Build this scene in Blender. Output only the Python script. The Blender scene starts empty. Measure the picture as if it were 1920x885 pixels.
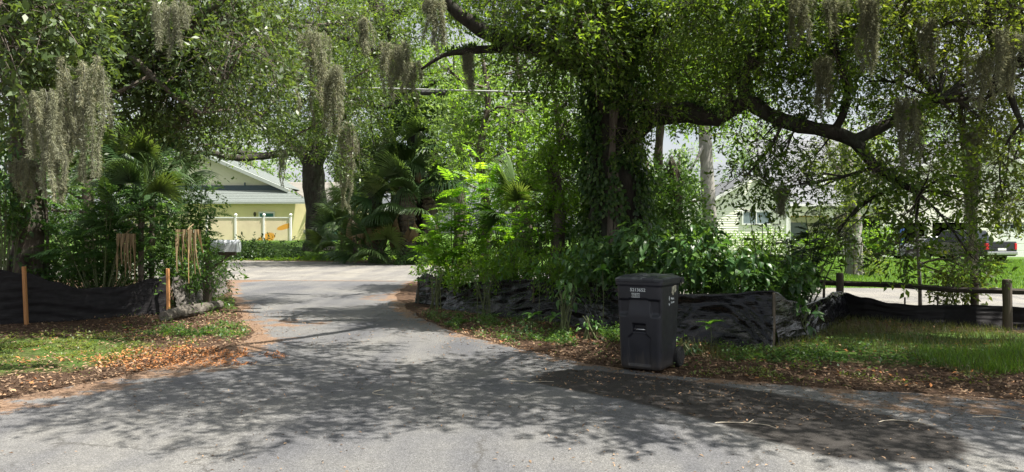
import bpy, bmesh, math, random
import numpy as np
from mathutils import Vector, Matrix, noise, Euler
from mathutils.geometry import delaunay_2d_cdt
R = math.radians
random.seed(7)
rng = np.random.default_rng(11)
sc = bpy.context.scene
COL = sc.collection
F = 1387.0; HZ = 438.0; CH = 1.6                      # focal length in photo pixels, horizon row, eye height

# ---------------- camera, sky, sun, exposure ----------------
cd = bpy.data.cameras.new('camera'); cam = bpy.data.objects.new('camera', cd); COL.objects.link(cam)
cam.location = (0, 0, CH); cam.rotation_euler = (R(90), 0, 0)
cd.sensor_width = 36; cd.lens = 36 * F / 1920; cd.shift_y = -4.5 / 1920
cd.clip_start = 0.05; cd.clip_end = 1000
sc.camera = cam
SUN = Vector((0.42, -0.13, 0.90)).normalized()        # direction towards the sun
w = bpy.data.worlds.new('World'); sc.world = w; w.use_nodes = True
nt = w.node_tree
sky = nt.nodes.new('ShaderNodeTexSky'); sky.sky_type = 'NISHITA'; sky.sun_disc = False
sky.sun_elevation = math.asin(SUN.z); sky.sun_rotation = math.atan2(SUN.x, SUN.y)
sky.air_density = 1.0; sky.dust_density = 3.5; sky.ozone_density = 1.0
# thin bright cloud veil over the blue
bw = nt.nodes.new('ShaderNodeRGBToBW'); nt.links.new(sky.outputs[0], bw.inputs[0])
tcw = nt.nodes.new('ShaderNodeTexCoord'); nzw = nt.nodes.new('ShaderNodeTexNoise'); nzw.inputs['Scale'].default_value = 3.0; nzw.inputs['Detail'].default_value = 6
mpw = nt.nodes.new('ShaderNodeMapping'); mpw.inputs['Scale'].default_value = (1, 1, 2.5); nt.links.new(tcw.outputs['Generated'], mpw.inputs[0]); nt.links.new(mpw.outputs[0], nzw.inputs['Vector'])
rpw = nt.nodes.new('ShaderNodeValToRGB'); rpw.color_ramp.elements[0].position = .30; rpw.color_ramp.elements[0].color = (.35, .35, .35, 1); rpw.color_ramp.elements[1].position = .58; nt.links.new(nzw.outputs[0], rpw.inputs[0])
cmw = nt.nodes.new('ShaderNodeVectorMath'); cmw.operation = 'MULTIPLY'; cmw.inputs[1].default_value = (1.42, 1.46, 1.52); nt.links.new(bw.outputs[0], cmw.inputs[0])
mxw = nt.nodes.new('ShaderNodeMix'); mxw.data_type = 'RGBA'; nt.links.new(rpw.outputs[0], mxw.inputs[0]); nt.links.new(sky.outputs[0], mxw.inputs[6]); nt.links.new(cmw.outputs[0], mxw.inputs[7])
nt.links.new(mxw.outputs[2], nt.nodes['Background'].inputs[0])
nt.nodes['Background'].inputs[1].default_value = 0.075
ld = bpy.data.lights.new('sun', 'SUN'); lo = bpy.data.objects.new('sun', ld); COL.objects.link(lo)
ld.energy = 5.0; ld.angle = R(0.55); ld.color = (1.0, 0.95, 0.86)
lo.rotation_euler = SUN.to_track_quat('Z', 'Y').to_euler()
vs = sc.view_settings; vs.view_transform = 'Standard'; vs.look = 'None'; vs.gamma = 1; vs.exposure = 1.34
cy = sc.cycles
cy.max_bounces = 7; cy.diffuse_bounces = 4; cy.glossy_bounces = 2; cy.transmission_bounces = 4; cy.transparent_max_bounces = 4
cy.sample_clamp_indirect = 4; cy.use_denoising = True

# ---------------- helpers ----------------
def P(px, py, d):
    "a point d metres ahead of the viewer that shows at photo pixel px, py"
    return Vector(((px - 960) / F * d, d, CH - (py - HZ) / F * d))
def G(px, d):
    x = (px - 960) / F * d
    return Vector((x, d, hgt(x, d)))
def sst(a, b, x):
    t = np.clip((x - a) / (b - a), 0, 1); return t * t * (3 - 2 * t)
def tag(o, label=None, cat=None, group=None, kind=None):
    if label: o['label'] = label
    if cat: o['category'] = cat
    if group: o['group'] = group
    if kind: o['kind'] = kind
    return o
def thing(name, label, cat, loc=(0, 0, 0), rz=0, group=None):
    o = bpy.data.objects.new(name, None); COL.objects.link(o)
    o.empty_display_size = .1
    o.location = loc; o.rotation_euler = (0, 0, rz)
    return tag(o, label, cat, group)
def link(name, me, parent=None, world=False):
    o = bpy.data.objects.new(name, me); COL.objects.link(o)
    if parent is not None:
        o.parent = parent
        if world: o.matrix_parent_inverse = parent.matrix_basis.inverted()
    return o
def clone(src, parent=None, **kw):
    o = src.copy(); COL.objects.link(o)
    if parent is not None: o.parent = parent
    return o

class MB:
    def __init__(s): s.v = []; s.f = []
    def add(s, vs, fs):
        n = len(s.v); s.v += [tuple(a) for a in vs]; s.f += [tuple(i + n for i in f) for f in fs]; return s
    def box(s, a, b, M=None):
        x0, y0, z0 = a; x1, y1, z1 = b
        vs = [Vector(p) for p in ((x0,y0,z0),(x1,y0,z0),(x1,y1,z0),(x0,y1,z0),(x0,y0,z1),(x1,y0,z1),(x1,y1,z1),(x0,y1,z1))]
        if M: vs = [M @ p for p in vs]
        return s.add(vs, [(0,3,2,1),(4,5,6,7),(0,1,5,4),(1,2,6,5),(2,3,7,6),(3,0,4,7)])
    def prism(s, pts, thick):
        "pts: planar outline (3D), thick: extrusion vector"
        n = len(pts); pts = [Vector(p) for p in pts]; t = Vector(thick)
        return s.add(pts + [p + t for p in pts], [tuple(range(n))[::-1], tuple(range(n, 2*n))] + [(i, (i+1) % n, n + (i+1) % n, n + i) for i in range(n)])
    def tube(s, path, rad, n=8, rough=0.0, freq=3.0, cap=True, seed=0):
        path = [Vector(p) for p in path]; m = len(path); vs = []
        up = Vector((.31, .17, .93)); prev = None
        for i, p in enumerate(path):
            t = (path[min(i+1, m-1)] - path[max(i-1, 0)]).normalized()
            if prev is None:
                a = t.cross(up)
                if a.length < .05: a = t.cross(Vector((1, 0, 0)))
            else: a = prev - t * prev.dot(t)
            a.normalize(); prev = a; b = t.cross(a); r = rad[i] if hasattr(rad, '__len__') else rad
            for k in range(n):
                q = 2 * math.pi * k / n; dr = a * math.cos(q) + b * math.sin(q); rr = r
                if rough: rr = r * (1 + rough * noise.noise((p + dr * r) * freq + Vector((seed, 0, 0))) * 2)
                vs.append(p + dr * rr)
        fs = [(i*n + k, i*n + (k+1) % n, (i+1)*n + (k+1) % n, (i+1)*n + k) for i in range(m-1) for k in range(n)]
        if cap: fs += [tuple(range(n))[::-1], tuple((m-1)*n + k for k in range(n))]
        return s.add(vs, fs)
    def lathe(s, prof, c=(0,0,0), axis='z', n=16):
        vs = []; c = Vector(c)
        for r, h in prof:
            for k in range(n):
                q = 2 * math.pi * k / n; x, y = r * math.cos(q), r * math.sin(q)
                vs.append(c + Vector({'z': (x, y, h), 'x': (h, x, y), 'y': (x, h, y)}[axis]))
        m = len(prof)
        fs = [(i*n + k, i*n + (k+1) % n, (i+1)*n + (k+1) % n, (i+1)*n + k) for i in range(m-1) for k in range(n)]
        fs += [tuple(range(n))[::-1], tuple((m-1)*n + k for k in range(n))]
        return s.add(vs, fs)
    def mesh(s, name, mat, smooth=False):
        me = bpy.data.meshes.new(name); me.from_pydata(s.v, [], s.f); me.materials.append(mat)
        if smooth: me.shade_smooth()
        me.update(); return me
    def build(s, name, mat, parent=None, smooth=False, bevel=0, world=False):
        o = link(name, s.mesh(name, mat, smooth), parent, world)
        if bevel:
            b = o.modifiers.new('bevel', 'BEVEL'); b.width = bevel; b.segments = 2; b.limit_method = 'ANGLE'; b.angle_limit = R(35)
        return o

def smooth_path(pts, step=.25):
    "pts: list of (Vector, radius); Catmull-Rom resampled"
    out = []; rad = []; n = len(pts)
    for i in range(n - 1):
        p0 = pts[max(i-1, 0)][0]; p1, r1 = pts[i]; p2, r2 = pts[i+1]; p3 = pts[min(i+2, n-1)][0]
        k = max(2, int((p2 - p1).length / step))
        for j in range(k):
            t = j / k
            out.append(.5 * ((2*p1) + (p2-p0)*t + (2*p0-5*p1+4*p2-p3)*t*t + (3*p1-p0-3*p2+p3)*t**3)); rad.append(r1 + (r2-r1)*t)
    out.append(pts[-1][0].copy()); rad.append(pts[-1][1])
    return out, rad

def unit(a): return a / np.maximum(np.linalg.norm(a, axis=1, keepdims=True), 1e-6)

class Leaves:
    "many folded leaf quads gathered into one mesh"
    def __init__(s): s.V = []; s.T = []
    def add(s, base, d, nrm, L, W, tint, fold=.18):
        n = len(base)
        if n == 0: return
        d = unit(d); sd = unit(np.cross(d, nrm)); nn = np.cross(sd, d)
        L = np.broadcast_to(L, (n,))[:, None]; W = np.broadcast_to(W, (n,))[:, None]
        mid = base + d * L * .45 + nn * W * fold
        v = np.stack([base, mid + sd * W * .5, base + d * L, mid - sd * W * .5], 1)
        s.V.append(v.reshape(-1, 3)); s.T.append(np.repeat(np.broadcast_to(tint, (n,)), 4))
    def count(s): return sum(len(v) for v in s.V) // 4
    def build(s, name, mat, parent=None, kind='stuff'):
        if not s.V: return None
        V = np.concatenate(s.V).astype(np.float32); T = np.concatenate(s.T).astype(np.float32)
        n = len(V) // 4; me = bpy.data.meshes.new(name)
        me.vertices.add(4*n); me.loops.add(4*n); me.polygons.add(n)
        me.vertices.foreach_set('co', V.ravel()); me.loops.foreach_set('vertex_index', np.arange(4*n, dtype=np.int32))
        me.polygons.foreach_set('loop_start', np.arange(0, 4*n, 4, dtype=np.int32))
        me.update(calc_edges=True)
        at = me.attributes.new('tint', 'FLOAT', 'POINT'); at.data.foreach_set('value', T)
        me.materials.append(mat); o = link(name, me, parent, True)
        if kind: o['kind'] = kind
        return o

def rnd_dirs(n): return unit(rng.normal(size=(n, 3)))
def in_ball(n, p=2.0): return rnd_dirs(n) * (rng.random(n) ** (1/p))[:, None]

def blob(lv, c, r, ls=.07, dens=1.0, sub=None, tw=None, twigs=None, droop=.35, flat=.8, aspect=.45):
    """a foliage mass: sub-clumps, each of twigs carrying leaves. c centre, r radius, ls leaf length"""
    c = np.array(c, float); r3 = np.array([r, r, r * flat]) if not hasattr(r, '__len__') else np.array(r, float)
    ls = ls * float(rng.uniform(.82, 1.25)); rr = float(np.mean(r3)); sub = sub or int(16 * dens + 3)
    cc = c + in_ball(sub, 2.4) * r3
    tl = tw or ls * 4.5; per = 8
    nt_ = max(6, int(1.25 * (rr / (ls * 14)) ** 2 * 22 * dens))
    sr = rr * .34
    base = np.repeat(cc, nt_, 0); off = in_ball(len(base), 2.0) * sr * np.array([1, 1, .75])
    ctint = np.repeat(rng.random(sub) * .5, nt_)
    st = base + off; out = unit(st - c + 1e-3) * .5 + unit(off) * .5 + rnd_dirs(len(st)) * .6 + np.array([0, 0, -droop])
    out = unit(out)
    t = np.linspace(.12, 1, per)**.6
    n = len(st)
    bp = (st[:, None, :] + out[:, None, :] * (t[None, :, None] * tl) + np.array([0, 0, -1.]) * (t**2)[None, :, None] * tl * .25).reshape(-1, 3)
    bp += rng.normal(size=bp.shape) * ls * .15
    d = np.repeat(out, per, 0) * .9 + rnd_dirs(n * per) * .9
    nrm = rnd_dirs(n * per) * .9 + np.array([0, 0, .8])
    tint = np.clip(np.repeat(ctint, per) + rng.random(n * per) * .5, 0, 1)
    L = ls * rng.uniform(.45, 1.35, n * per) * np.repeat(rng.uniform(.8, 1.2, n), per)
    lv.add(bp, d, nrm, L, L * aspect, tint)
    if twigs is not None:
        for i in range(0, n, 4):
            a = Vector(st[i]); b = a + Vector(out[i]) * tl
            twigs.append((a - Vector(out[i]) * tl * 1.2, b, ls * .058))
    return cc

# ---------------- materials ----------------
def nmat(name):
    m = bpy.data.materials.new(name); m.use_nodes = True; t = m.node_tree
    return m, t, t.nodes['Principled BSDF'], t.nodes['Material Output']
def nod(t, typ, **kw):
    n = t.nodes.new(typ)
    for k, v in kw.items():
        if k.startswith('_'): setattr(n, k[1:], v)
        else: n.inputs[k].default_value = v
    return n
def ramp(t, fac, stops):
    n = t.nodes.new('ShaderNodeValToRGB'); e = n.color_ramp.elements
    while len(e) < len(stops): e.new(.5)
    for i, (p, c) in enumerate(stops): e[i].position = p; e[i].color = (*c, 1) if len(c) == 3 else c
    t.links.new(fac, n.inputs[0]); return n.outputs[0]
def coords(t, which='Object', scale=(1,1,1)):
    c = t.nodes.new('ShaderNodeTexCoord'); mp = nod(t, 'ShaderNodeMapping'); mp.inputs['Scale'].default_value = scale
    t.links.new(c.outputs[which], mp.inputs[0]); return mp.outputs[0]
def nz(t, vec, scale, detail=4, rough=.6, dist=0):
    n = nod(t, 'ShaderNodeTexNoise', Scale=scale, Detail=detail, Roughness=rough, Distortion=dist); t.links.new(vec, n.inputs['Vector']); return n.outputs[0]
def mixc(t, fac, a, b, blend='MIX'):
    n = t.nodes.new('ShaderNodeMix'); n.data_type = 'RGBA'; n.blend_type = blend
    for sock, v in ((n.inputs[0], fac), (n.inputs[6], a), (n.inputs[7], b)):
        if isinstance(v, (int, float)): sock.default_value = v
        elif isinstance(v, tuple): sock.default_value = (*v, 1)
        else: t.links.new(v, sock)
    return n.outputs[2]
def math_(t, op, a, b=0, clamp=False):
    n = t.nodes.new('ShaderNodeMath'); n.operation = op; n.use_clamp = clamp
    for i, v in enumerate((a, b)):
        if isinstance(v, (int, float)): n.inputs[i].default_value = v
        else: t.links.new(v, n.inputs[i])
    return n.outputs[0]
def attr(t, name):
    n = t.nodes.new('ShaderNodeAttribute'); n.attribute_name = name; return n.outputs['Fac']
def bump(t, h, bs, strength=.5, dist=.02):
    b = nod(t, 'ShaderNodeBump', Strength=strength, Distance=dist); t.links.new(h, b.inputs['Height']); t.links.new(b.outputs[0], bs.inputs['Normal'])

def leafmat(name, dark, light, trans=.38, tcol=None, rough=.42, spec=.5, usetint=True):
    m, t, bs, out = nmat(name)
    if usetint: f = attr(t, 'tint')
    else:
        oi = t.nodes.new('ShaderNodeObjectInfo'); f = oi.outputs['Random']
    col = ramp(t, f, [(0, dark), (.85, light), (1, tuple(min(1, c * k) for c, k in zip(light, (1.5, 1.25, 1.1))))])
    t.links.new(col, bs.inputs['Base Color']); bs.inputs['Roughness'].default_value = rough; bs.inputs['Specular IOR Level'].default_value = spec
    tr = t.nodes.new('ShaderNodeBsdfTranslucent')
    tc = mixc(t, 1.0, col, tcol or (2.1, 2.0, .9), 'MULTIPLY'); t.links.new(tc, tr.inputs[0])
    mx = t.nodes.new('ShaderNodeMixShader'); mx.inputs[0].default_value = trans
    t.links.new(bs.outputs[0], mx.inputs[1]); t.links.new(tr.outputs[0], mx.inputs[2]); t.links.new(mx.outputs[0], out.inputs[0])
    return m
def solid(name, col, rough=.6, var=.25, scale=6, spec=.4, metal=0, bmp=0, bscale=40, stretch=(1,1,1)):
    m, t, bs, out = nmat(name); v = coords(t, scale=stretch)
    n = nz(t, v, scale, 6, .65)
    a = tuple(c * (1 - var) for c in col); b = tuple(min(1, c * (1 + var)) for c in col)
    t.links.new(ramp(t, n, [(.25, a), (.75, b)]), bs.inputs['Base Color'])
    bs.inputs['Roughness'].default_value = rough; bs.inputs['Specular IOR Level'].default_value = spec; bs.inputs['Metallic'].default_value = metal
    if bmp: bump(t, nz(t, v, bscale, 4), bs, bmp, .01)
    return m
def bark(name, dark, light, scale=7, stretch=(1,1,.25), lich=None):
    m, t, bs, out = nmat(name); v = coords(t, scale=stretch)
    n = nz(t, v, scale, 8, .7, .6); c = ramp(t, n, [(.3, dark), (.62, light)])
    if lich:
        n2 = nz(t, coords(t), 2.2, 5, .7); c = mixc(t, ramp(t, n2, [(.5, (0,0,0)), (.66, (1,1,1))]), c, lich)
    t.links.new(c, bs.inputs['Base Color']); bs.inputs['Roughness'].default_value = .9; bs.inputs['Specular IOR Level'].default_value = .2
    bump(t, n, bs, .9, .04); return m
M = {}
M['oak_leaf'] = leafmat('oak_leaf', (.022, .046, .014), (.112, .190, .040), trans=.48, tcol=(2.7, 2.4, .7), rough=.5)
M['oak_leaf_dark'] = leafmat('oak_leaf_dark', (.020, .038, .014), (.098, .155, .042), trans=.38, tcol=(2.3, 2.1, .9), rough=.46, spec=.6)
M['oak_leaf_olive'] = leafmat('oak_leaf_olive', (.026, .042, .014), (.125, .175, .045), trans=.46, tcol=(2.6, 2.4, .7), rough=.5)
M['bright_leaf'] = leafmat('bright_leaf', (.075, .145, .022), (.130, .230, .035), trans=.5, tcol=(2.6, 2.5, .9))
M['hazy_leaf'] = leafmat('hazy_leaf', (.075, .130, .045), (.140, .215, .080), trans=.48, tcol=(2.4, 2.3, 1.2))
M['vine_leaf'] = leafmat('vine_leaf', (.028, .070, .022), (.075, .145, .035), trans=.38)
M['under_leaf'] = leafmat('under_leaf', (.032, .078, .022), (.085, .165, .034), trans=.40)
M['hedge_leaf'] = leafmat('hedge_leaf', (.020, .050, .016), (.060, .110, .030), trans=.25)
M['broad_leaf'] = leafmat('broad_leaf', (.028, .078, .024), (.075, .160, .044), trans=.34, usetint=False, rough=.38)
M['broad_leaf_lit'] = leafmat('broad_leaf_lit', (.050, .130, .025), (.095, .210, .040), trans=.40, usetint=False)  # lighter copy of the broad leaf, sunlight put into the colour
M['fern_leaf'] = leafmat('fern_leaf', (.055, .130, .045), (.095, .190, .060), trans=.44, usetint=False)
M['fern_leaf_bright'] = leafmat('fern_leaf_bright', (.105, .225, .024), (.160, .290, .040), trans=.52, tcol=(2.5, 2.4, .8), usetint=False)
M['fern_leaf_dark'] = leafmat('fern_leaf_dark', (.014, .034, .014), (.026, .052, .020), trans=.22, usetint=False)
M['palm'] = leafmat('palm', (.038, .080, .028), (.085, .140, .045), trans=.34, usetint=False, rough=.4)
M['palm_dead'] = leafmat('palm_dead', (.17, .118, .062), (.33, .245, .135), trans=.15, tcol=(1.2, 1, .7), usetint=False, rough=.8)
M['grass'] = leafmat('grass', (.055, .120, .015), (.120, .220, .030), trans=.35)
M['grass_shade'] = leafmat('grass_shade', (.050, .070, .020), (.110, .125, .045), trans=.3)  # duller copy of the grass, shade put into the colour
M['weed_leaf'] = leafmat('weed_leaf', (.080, .115, .028), (.160, .205, .055), trans=.42)
M['moss'] = leafmat('spanish_moss', (.155, .16, .105), (.35, .36, .25), trans=.3, tcol=(1.2, 1.2, .9), rough=.9, spec=.1)
M['litter'] = leafmat('litter', (.070, .044, .028), (.28, .195, .125), trans=.08, tcol=(1, .8, .6), rough=.8, spec=.2)
M['litter_orange'] = leafmat('litter_orange', (.26, .10, .035), (.42, .20, .08), trans=.1, tcol=(1, .8, .6), rough=.8, spec=.2)
M['bark_dark'] = bark('bark_dark', (.010, .009, .008), (.052, .045, .038), lich=(.055, .060, .045))
M['bark_oak'] = bark('bark_oak', (.030, .024, .019), (.13, .105, .085), lich=(.13, .13, .10))
M['bark_pale'] = bark('bark_pale', (.13, .12, .11), (.33, .31, .29), scale=5, lich=(.20, .21, .18))
M['twig'] = bark('twig_bark', (.05, .04, .032), (.17, .145, .12))
M['twig_pale'] = solid('twig_pale', (.34, .30, .25), .9, .25, 20)
M['stem'] = solid('stem', (.10, .12, .05), .7, .3, 15)
# ---------------- terrain, roads ----------------
def hgt(x, y):
    return 1.0 * float(sst(44, 58, y)) * float(1 - sst(-6, 8, x))
ROAD = [(-9.7, 25.5), (-7.4, 19.5), (-5.75, 15.6), (-4.9, 13.4), (-4.15, 12.0), (-3.95, 10.6), (-4.05, 9.2), (-4.45, 8.0), (-5.0, 7.0), (-7.2, 6.2), (-12, 5.9), (-40, 5.9),
        (-40, -8), (40, -8), (40, 6.6), (12, 6.7), (6.2, 6.85), (4.4, 7.25), (2.9, 7.75), (1.9, 8.3), (1.0, 9.0), (.1, 10.2), (-.75, 11.6), (-1.5, 13.4), (-2.2, 15.6), (-3.0, 19.0), (-3.4, 25.5)]
CROSS = [(-60, 26.5), (-30, 26.8), (-10.5, 25.4), (-3.4, 24.6), (0, 22.2), (4, 17.8), (6.5, 16.2), (9, 15.6), (16, 14.8), (60, 13.5), (60, 20.2), (16, 21.0), (9, 21.8), (4, 26.5), (0, 31.5), (-4.7, 38.0), (-11, 42.2), (-18, 44.6), (-30, 46.5), (-60, 48)]
def densify(poly, step, amp, seed):
    out = []
    for i in range(len(poly)):
        a = Vector(poly[i]); b = Vector(poly[(i+1) % len(poly)]); L = (b - a).length
        st = step if max(a.length, b.length) < 32 else step * 6
        k = max(1, int(L / st)); nrm = Vector((a.y - b.y, b.x - a.x)).normalized()
        for j in range(k):
            p = a.lerp(b, j / k); q = Vector((p.x, p.y, seed))
            out.append(p + nrm * (noise.noise(q * 1.1) * amp + noise.noise(q * 5) * amp * .4))
    return out
def seg_dist(px, py, poly, closed=True):
    d = np.full(px.shape, 1e9); n = len(poly)
    for i in range(n if closed else n - 1):
        ax, ay = poly[i]; bx, by = poly[(i+1) % n]; dx, dy = bx-ax, by-ay
        t = np.clip(((px-ax)*dx + (py-ay)*dy) / (dx*dx + dy*dy + 1e-9), 0, 1)
        d = np.minimum(d, np.hypot(px-ax-t*dx, py-ay-t*dy))
    return d
def inside(px, py, poly):
    c = np.zeros(px.shape, bool); n = len(poly)
    for i in range(n):
        ax, ay = poly[i]; bx, by = poly[(i+1) % n]
        k = ((ay > py) != (by > py)) & (px < (bx-ax) * (py-ay) / (by-ay+1e-12) + ax); c ^= k
    return c
def sheet(name, poly, pts, zoff, mat, attrs):
    n = len(poly); X = np.array([p[0] for p in pts]); Y = np.array([p[1] for p in pts])
    pl = [tuple(p) for p in poly]
    ok = inside(X, Y, pl) & (seg_dist(X, Y, pl) > .05)
    co = [Vector(p) for p in poly] + [Vector(pts[i]) for i in np.nonzero(ok)[0]]
    vs, es, fs, *_ = delaunay_2d_cdt(co, [], [list(range(n))], 1, 1e-5)
    me = bpy.data.meshes.new(name)
    me.from_pydata([(v.x, v.y, hgt(v.x, v.y) + zoff) for v in vs], [], [f for f in fs])
    me.materials.append(mat)
    x = np.array([v.x for v in vs]); y = np.array([v.y for v in vs])
    for k, fn in attrs.items():
        a = me.attributes.new(k, 'FLOAT', 'POINT'); a.data.foreach_set('value', fn(x, y).astype(np.float32))
    me.update()
    if me.polygons[0].normal.z < 0: me.flip_normals()
    o = link(name, me); o['kind'] = 'structure'; return o
def vnoise(x, y, s, seed=0): return np.array([noise.noise((a*s, b*s, seed)) for a, b in zip(x, y)])

def asphalt(name, c0, c1, agg=170):
    m, t, bs, out = nmat(name); v = coords(t)
    big = nz(t, v, .55, 5, .6); fine = nz(t, v, agg, 2, .7); mid = nz(t, v, 14, 5, .7)
    vor = nod(t, 'ShaderNodeTexVoronoi', Scale=85.0); t.links.new(v, vor.inputs['Vector'])
    c = ramp(t, big, [(.3, c0), (.7, c1)])
    c = mixc(t, .75, c, ramp(t, fine, [(.34, (.45,.45,.46)), (.5, (.95,.95,.95)), (.68, (1.7,1.68,1.62))]), 'MULTIPLY')
    c = mixc(t, .55, c, ramp(t, vor.outputs['Color'], [(.1, (.6,.6,.6)), (.6, (1.05,1.05,1.05)), (.9, (1.5,1.5,1.5))]), 'MULTIPLY')
    c = mixc(t, .5, c, ramp(t, mid, [(.3, (.8,.79,.78)), (.7, (1.15,1.15,1.15))]), 'MULTIPLY')
    trk = ramp(t, nz(t, coords(t, scale=(1.6, .12, 1)), 1.0, 3, .5), [(.36, (.80, .80, .82)), (.62, (1.16, 1.14, 1.08))])
    c = mixc(t, .8, c, trk, 'MULTIPLY')
    ptc = ramp(t, nz(t, v, .33, 4, .55, .8), [(.46, (1, 1, 1)), (.49, (.84, .85, .88))])
    c = mixc(t, .8, c, ptc, 'MULTIPLY')
    # cracks
    vc = nod(t, 'ShaderNodeTexVoronoi', Scale=.42); vc.feature = 'DISTANCE_TO_EDGE'
    wv = nod(t, 'ShaderNodeVectorMath'); wv.operation = 'ADD'; t.links.new(v, wv.inputs[0])
    nn = nod(t, 'ShaderNodeTexNoise', Scale=2.2, Detail=7.0, Roughness=.7); t.links.new(v, nn.inputs['Vector'])
    sc_ = nod(t, 'ShaderNodeVectorMath'); sc_.operation = 'SCALE'; sc_.inputs['Scale'].default_value = .55; t.links.new(nn.outputs['Color'], sc_.inputs[0]); t.links.new(sc_.outputs[0], wv.inputs[1])
    t.links.new(wv.outputs[0], vc.inputs['Vector'])
    crk = ramp(t, vc.outputs['Distance'], [(.0, (1,1,1)), (.011, (0,0,0))])
    gate = ramp(t, nz(t, v, .7, 3), [(.44, (0,0,0)), (.52, (1,1,1))])
    ck = mixc(t, 1.0, crk, gate, 'MULTIPLY')
    c = mixc(t, math_(t, 'MULTIPLY', ck, .7), c, (.045, .042, .038))
    # drifted dirt and crumbled leaf dust at the edges
    dn = math_(t, 'ADD', math_(t, 'MULTIPLY', nz(t, v, 2.3, 6, .7), .9), attr(t, 'dirt'))
    dm = ramp(t, dn, [(.92, (0,0,0)), (1.15, (1,1,1))])
    dc = ramp(t, nz(t, v, 26, 6, .75), [(.35, (.065, .038, .024)), (.6, (.23, .15, .098))])
    c = mixc(t, dm, c, dc)
    stn = math_(t, 'ADD', math_(t, 'MULTIPLY', nz(t, v, 3.2, 6, .7), .5), attr(t, 'stain'))
    sm = ramp(t, stn, [(.72, (0,0,0)), (.95, (1,1,1))])
    c = mixc(t, math_(t, 'MULTIPLY', sm, .93), c, ramp(t, fine, [(.3, (.010,.008,.007)), (.7, (.030,.025,.022))]))
    t.links.new(c, bs.inputs['Base Color'])
    bs.inputs['Roughness'].default_value = .82; bs.inputs['Specular IOR Level'].default_value = .3
    bump(t, math_(t, 'ADD', fine, vor.outputs['Distance']), bs, .55, .006); return m
M['asphalt'] = asphalt('asphalt', (.096, .098, .107), (.150, .148, .143))
M['asphalt_pale'] = asphalt('asphalt_pale', (.150, .144, .134), (.215, .205, .188))

m, t, bs, out = nmat('soil'); v = coords(t)
nA = nz(t, v, 9, 8, .75); nB = nz(t, v, 1.3, 5, .6)
soil = ramp(t, nA, [(.3, (.030, .019, .013)), (.5, (.085, .052, .034)), (.66, (.18, .115, .075)), (.8, (.26, .19, .135))])
green = ramp(t, nA, [(.3, (.035, .075, .015)), (.55, (.085, .155, .028)), (.75, (.16, .22, .05))])
gm = ramp(t, math_(t, 'ADD', attr(t, 'green'), math_(t, 'MULTIPLY', nB, .6)), [(.62, (0,0,0)), (.9, (1,1,1))])
t.links.new(mixc(t, gm, soil, green), bs.inputs['Base Color']); bs.inputs['Roughness'].default_value = .95; bs.inputs['Specular IOR Level'].default_value = .15
bump(t, nz(t, v, 30, 8, .8), bs, 1.0, .05); M['soil'] = m

# ground: one sheet to the horizon
gx = np.concatenate([np.linspace(-400, -60, 12), np.arange(-56, -16, 2), np.arange(-16, 16, .25), np.arange(16, 60, 2), np.linspace(64, 400, 12)])
gy = np.concatenate([np.linspace(-40, 0, 6), np.arange(2, 30, .25), np.arange(30, 70, 1), np.linspace(72, 500, 14)])
XX, YY = np.meshgrid(gx, gy); xf, yf = XX.ravel(), YY.ravel()
rd = np.minimum(np.where(inside(xf, yf, ROAD), 0, seg_dist(xf, yf, ROAD)), np.where(inside(xf, yf, CROSS), 0, seg_dist(xf, yf, CROSS)))
zz = np.array([hgt(a, b) for a, b in zip(xf, yf)])
zz += np.clip((rd - .35) / 1.5, 0, 1) * (vnoise(xf, yf, .8, 3) * .05 + .03) * (yf < 60)
def green_attr(x, y):
    g = np.zeros(x.shape)
    g = np.maximum(g, .55 * (1 - sst(.9, 1.7, np.hypot((x + 6.6) / 1.5, (y - 9.6) / 1.4))))         # lit weeds on the left verge
    g = np.maximum(g, .8 * (1 - sst(.8, 1.5, np.hypot((x - 7.2) / 3.2, (y - 10.1) / 1.5))))         # rough grass by the rail fence
    g = np.maximum(g, sst(20.6, 21.8, y - np.clip((9 - x), 0, 40) * .98) * (x > -2))                 # lawn across the street
    g = np.maximum(g, sst(43.5, 46.0, y) * (x < 2))
    return g
nx, ny = len(gx), len(gy)
me = bpy.data.meshes.new('ground')
me.from_pydata([(a, b, c) for a, b, c in zip(xf, yf, zz)], [], [(j*nx+i, j*nx+i+1, (j+1)*nx+i+1, (j+1)*nx+i) for j in range(ny-1) for i in range(nx-1)])
a = me.attributes.new('green', 'FLOAT', 'POINT'); a.data.foreach_set('value', green_attr(xf, yf).astype(np.float32))
me.materials.append(M['soil']); me.shade_smooth(); link('ground', me)['kind'] = 'structure'
def gz(x, y):
    "ground height incl. the verge bumps"
    rd = min(0 if inside(np.array([x]), np.array([y]), ROAD)[0] else seg_dist(np.array([x]), np.array([y]), ROAD)[0],
             0 if inside(np.array([x]), np.array([y]), CROSS)[0] else seg_dist(np.array([x]), np.array([y]), CROSS)[0])
    return hgt(x, y) + min(max((rd - .35) / 1.5, 0), 1) * (noise.noise((x*.8, y*.8, 3)) * .05 + .03) * (y < 60)

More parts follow.
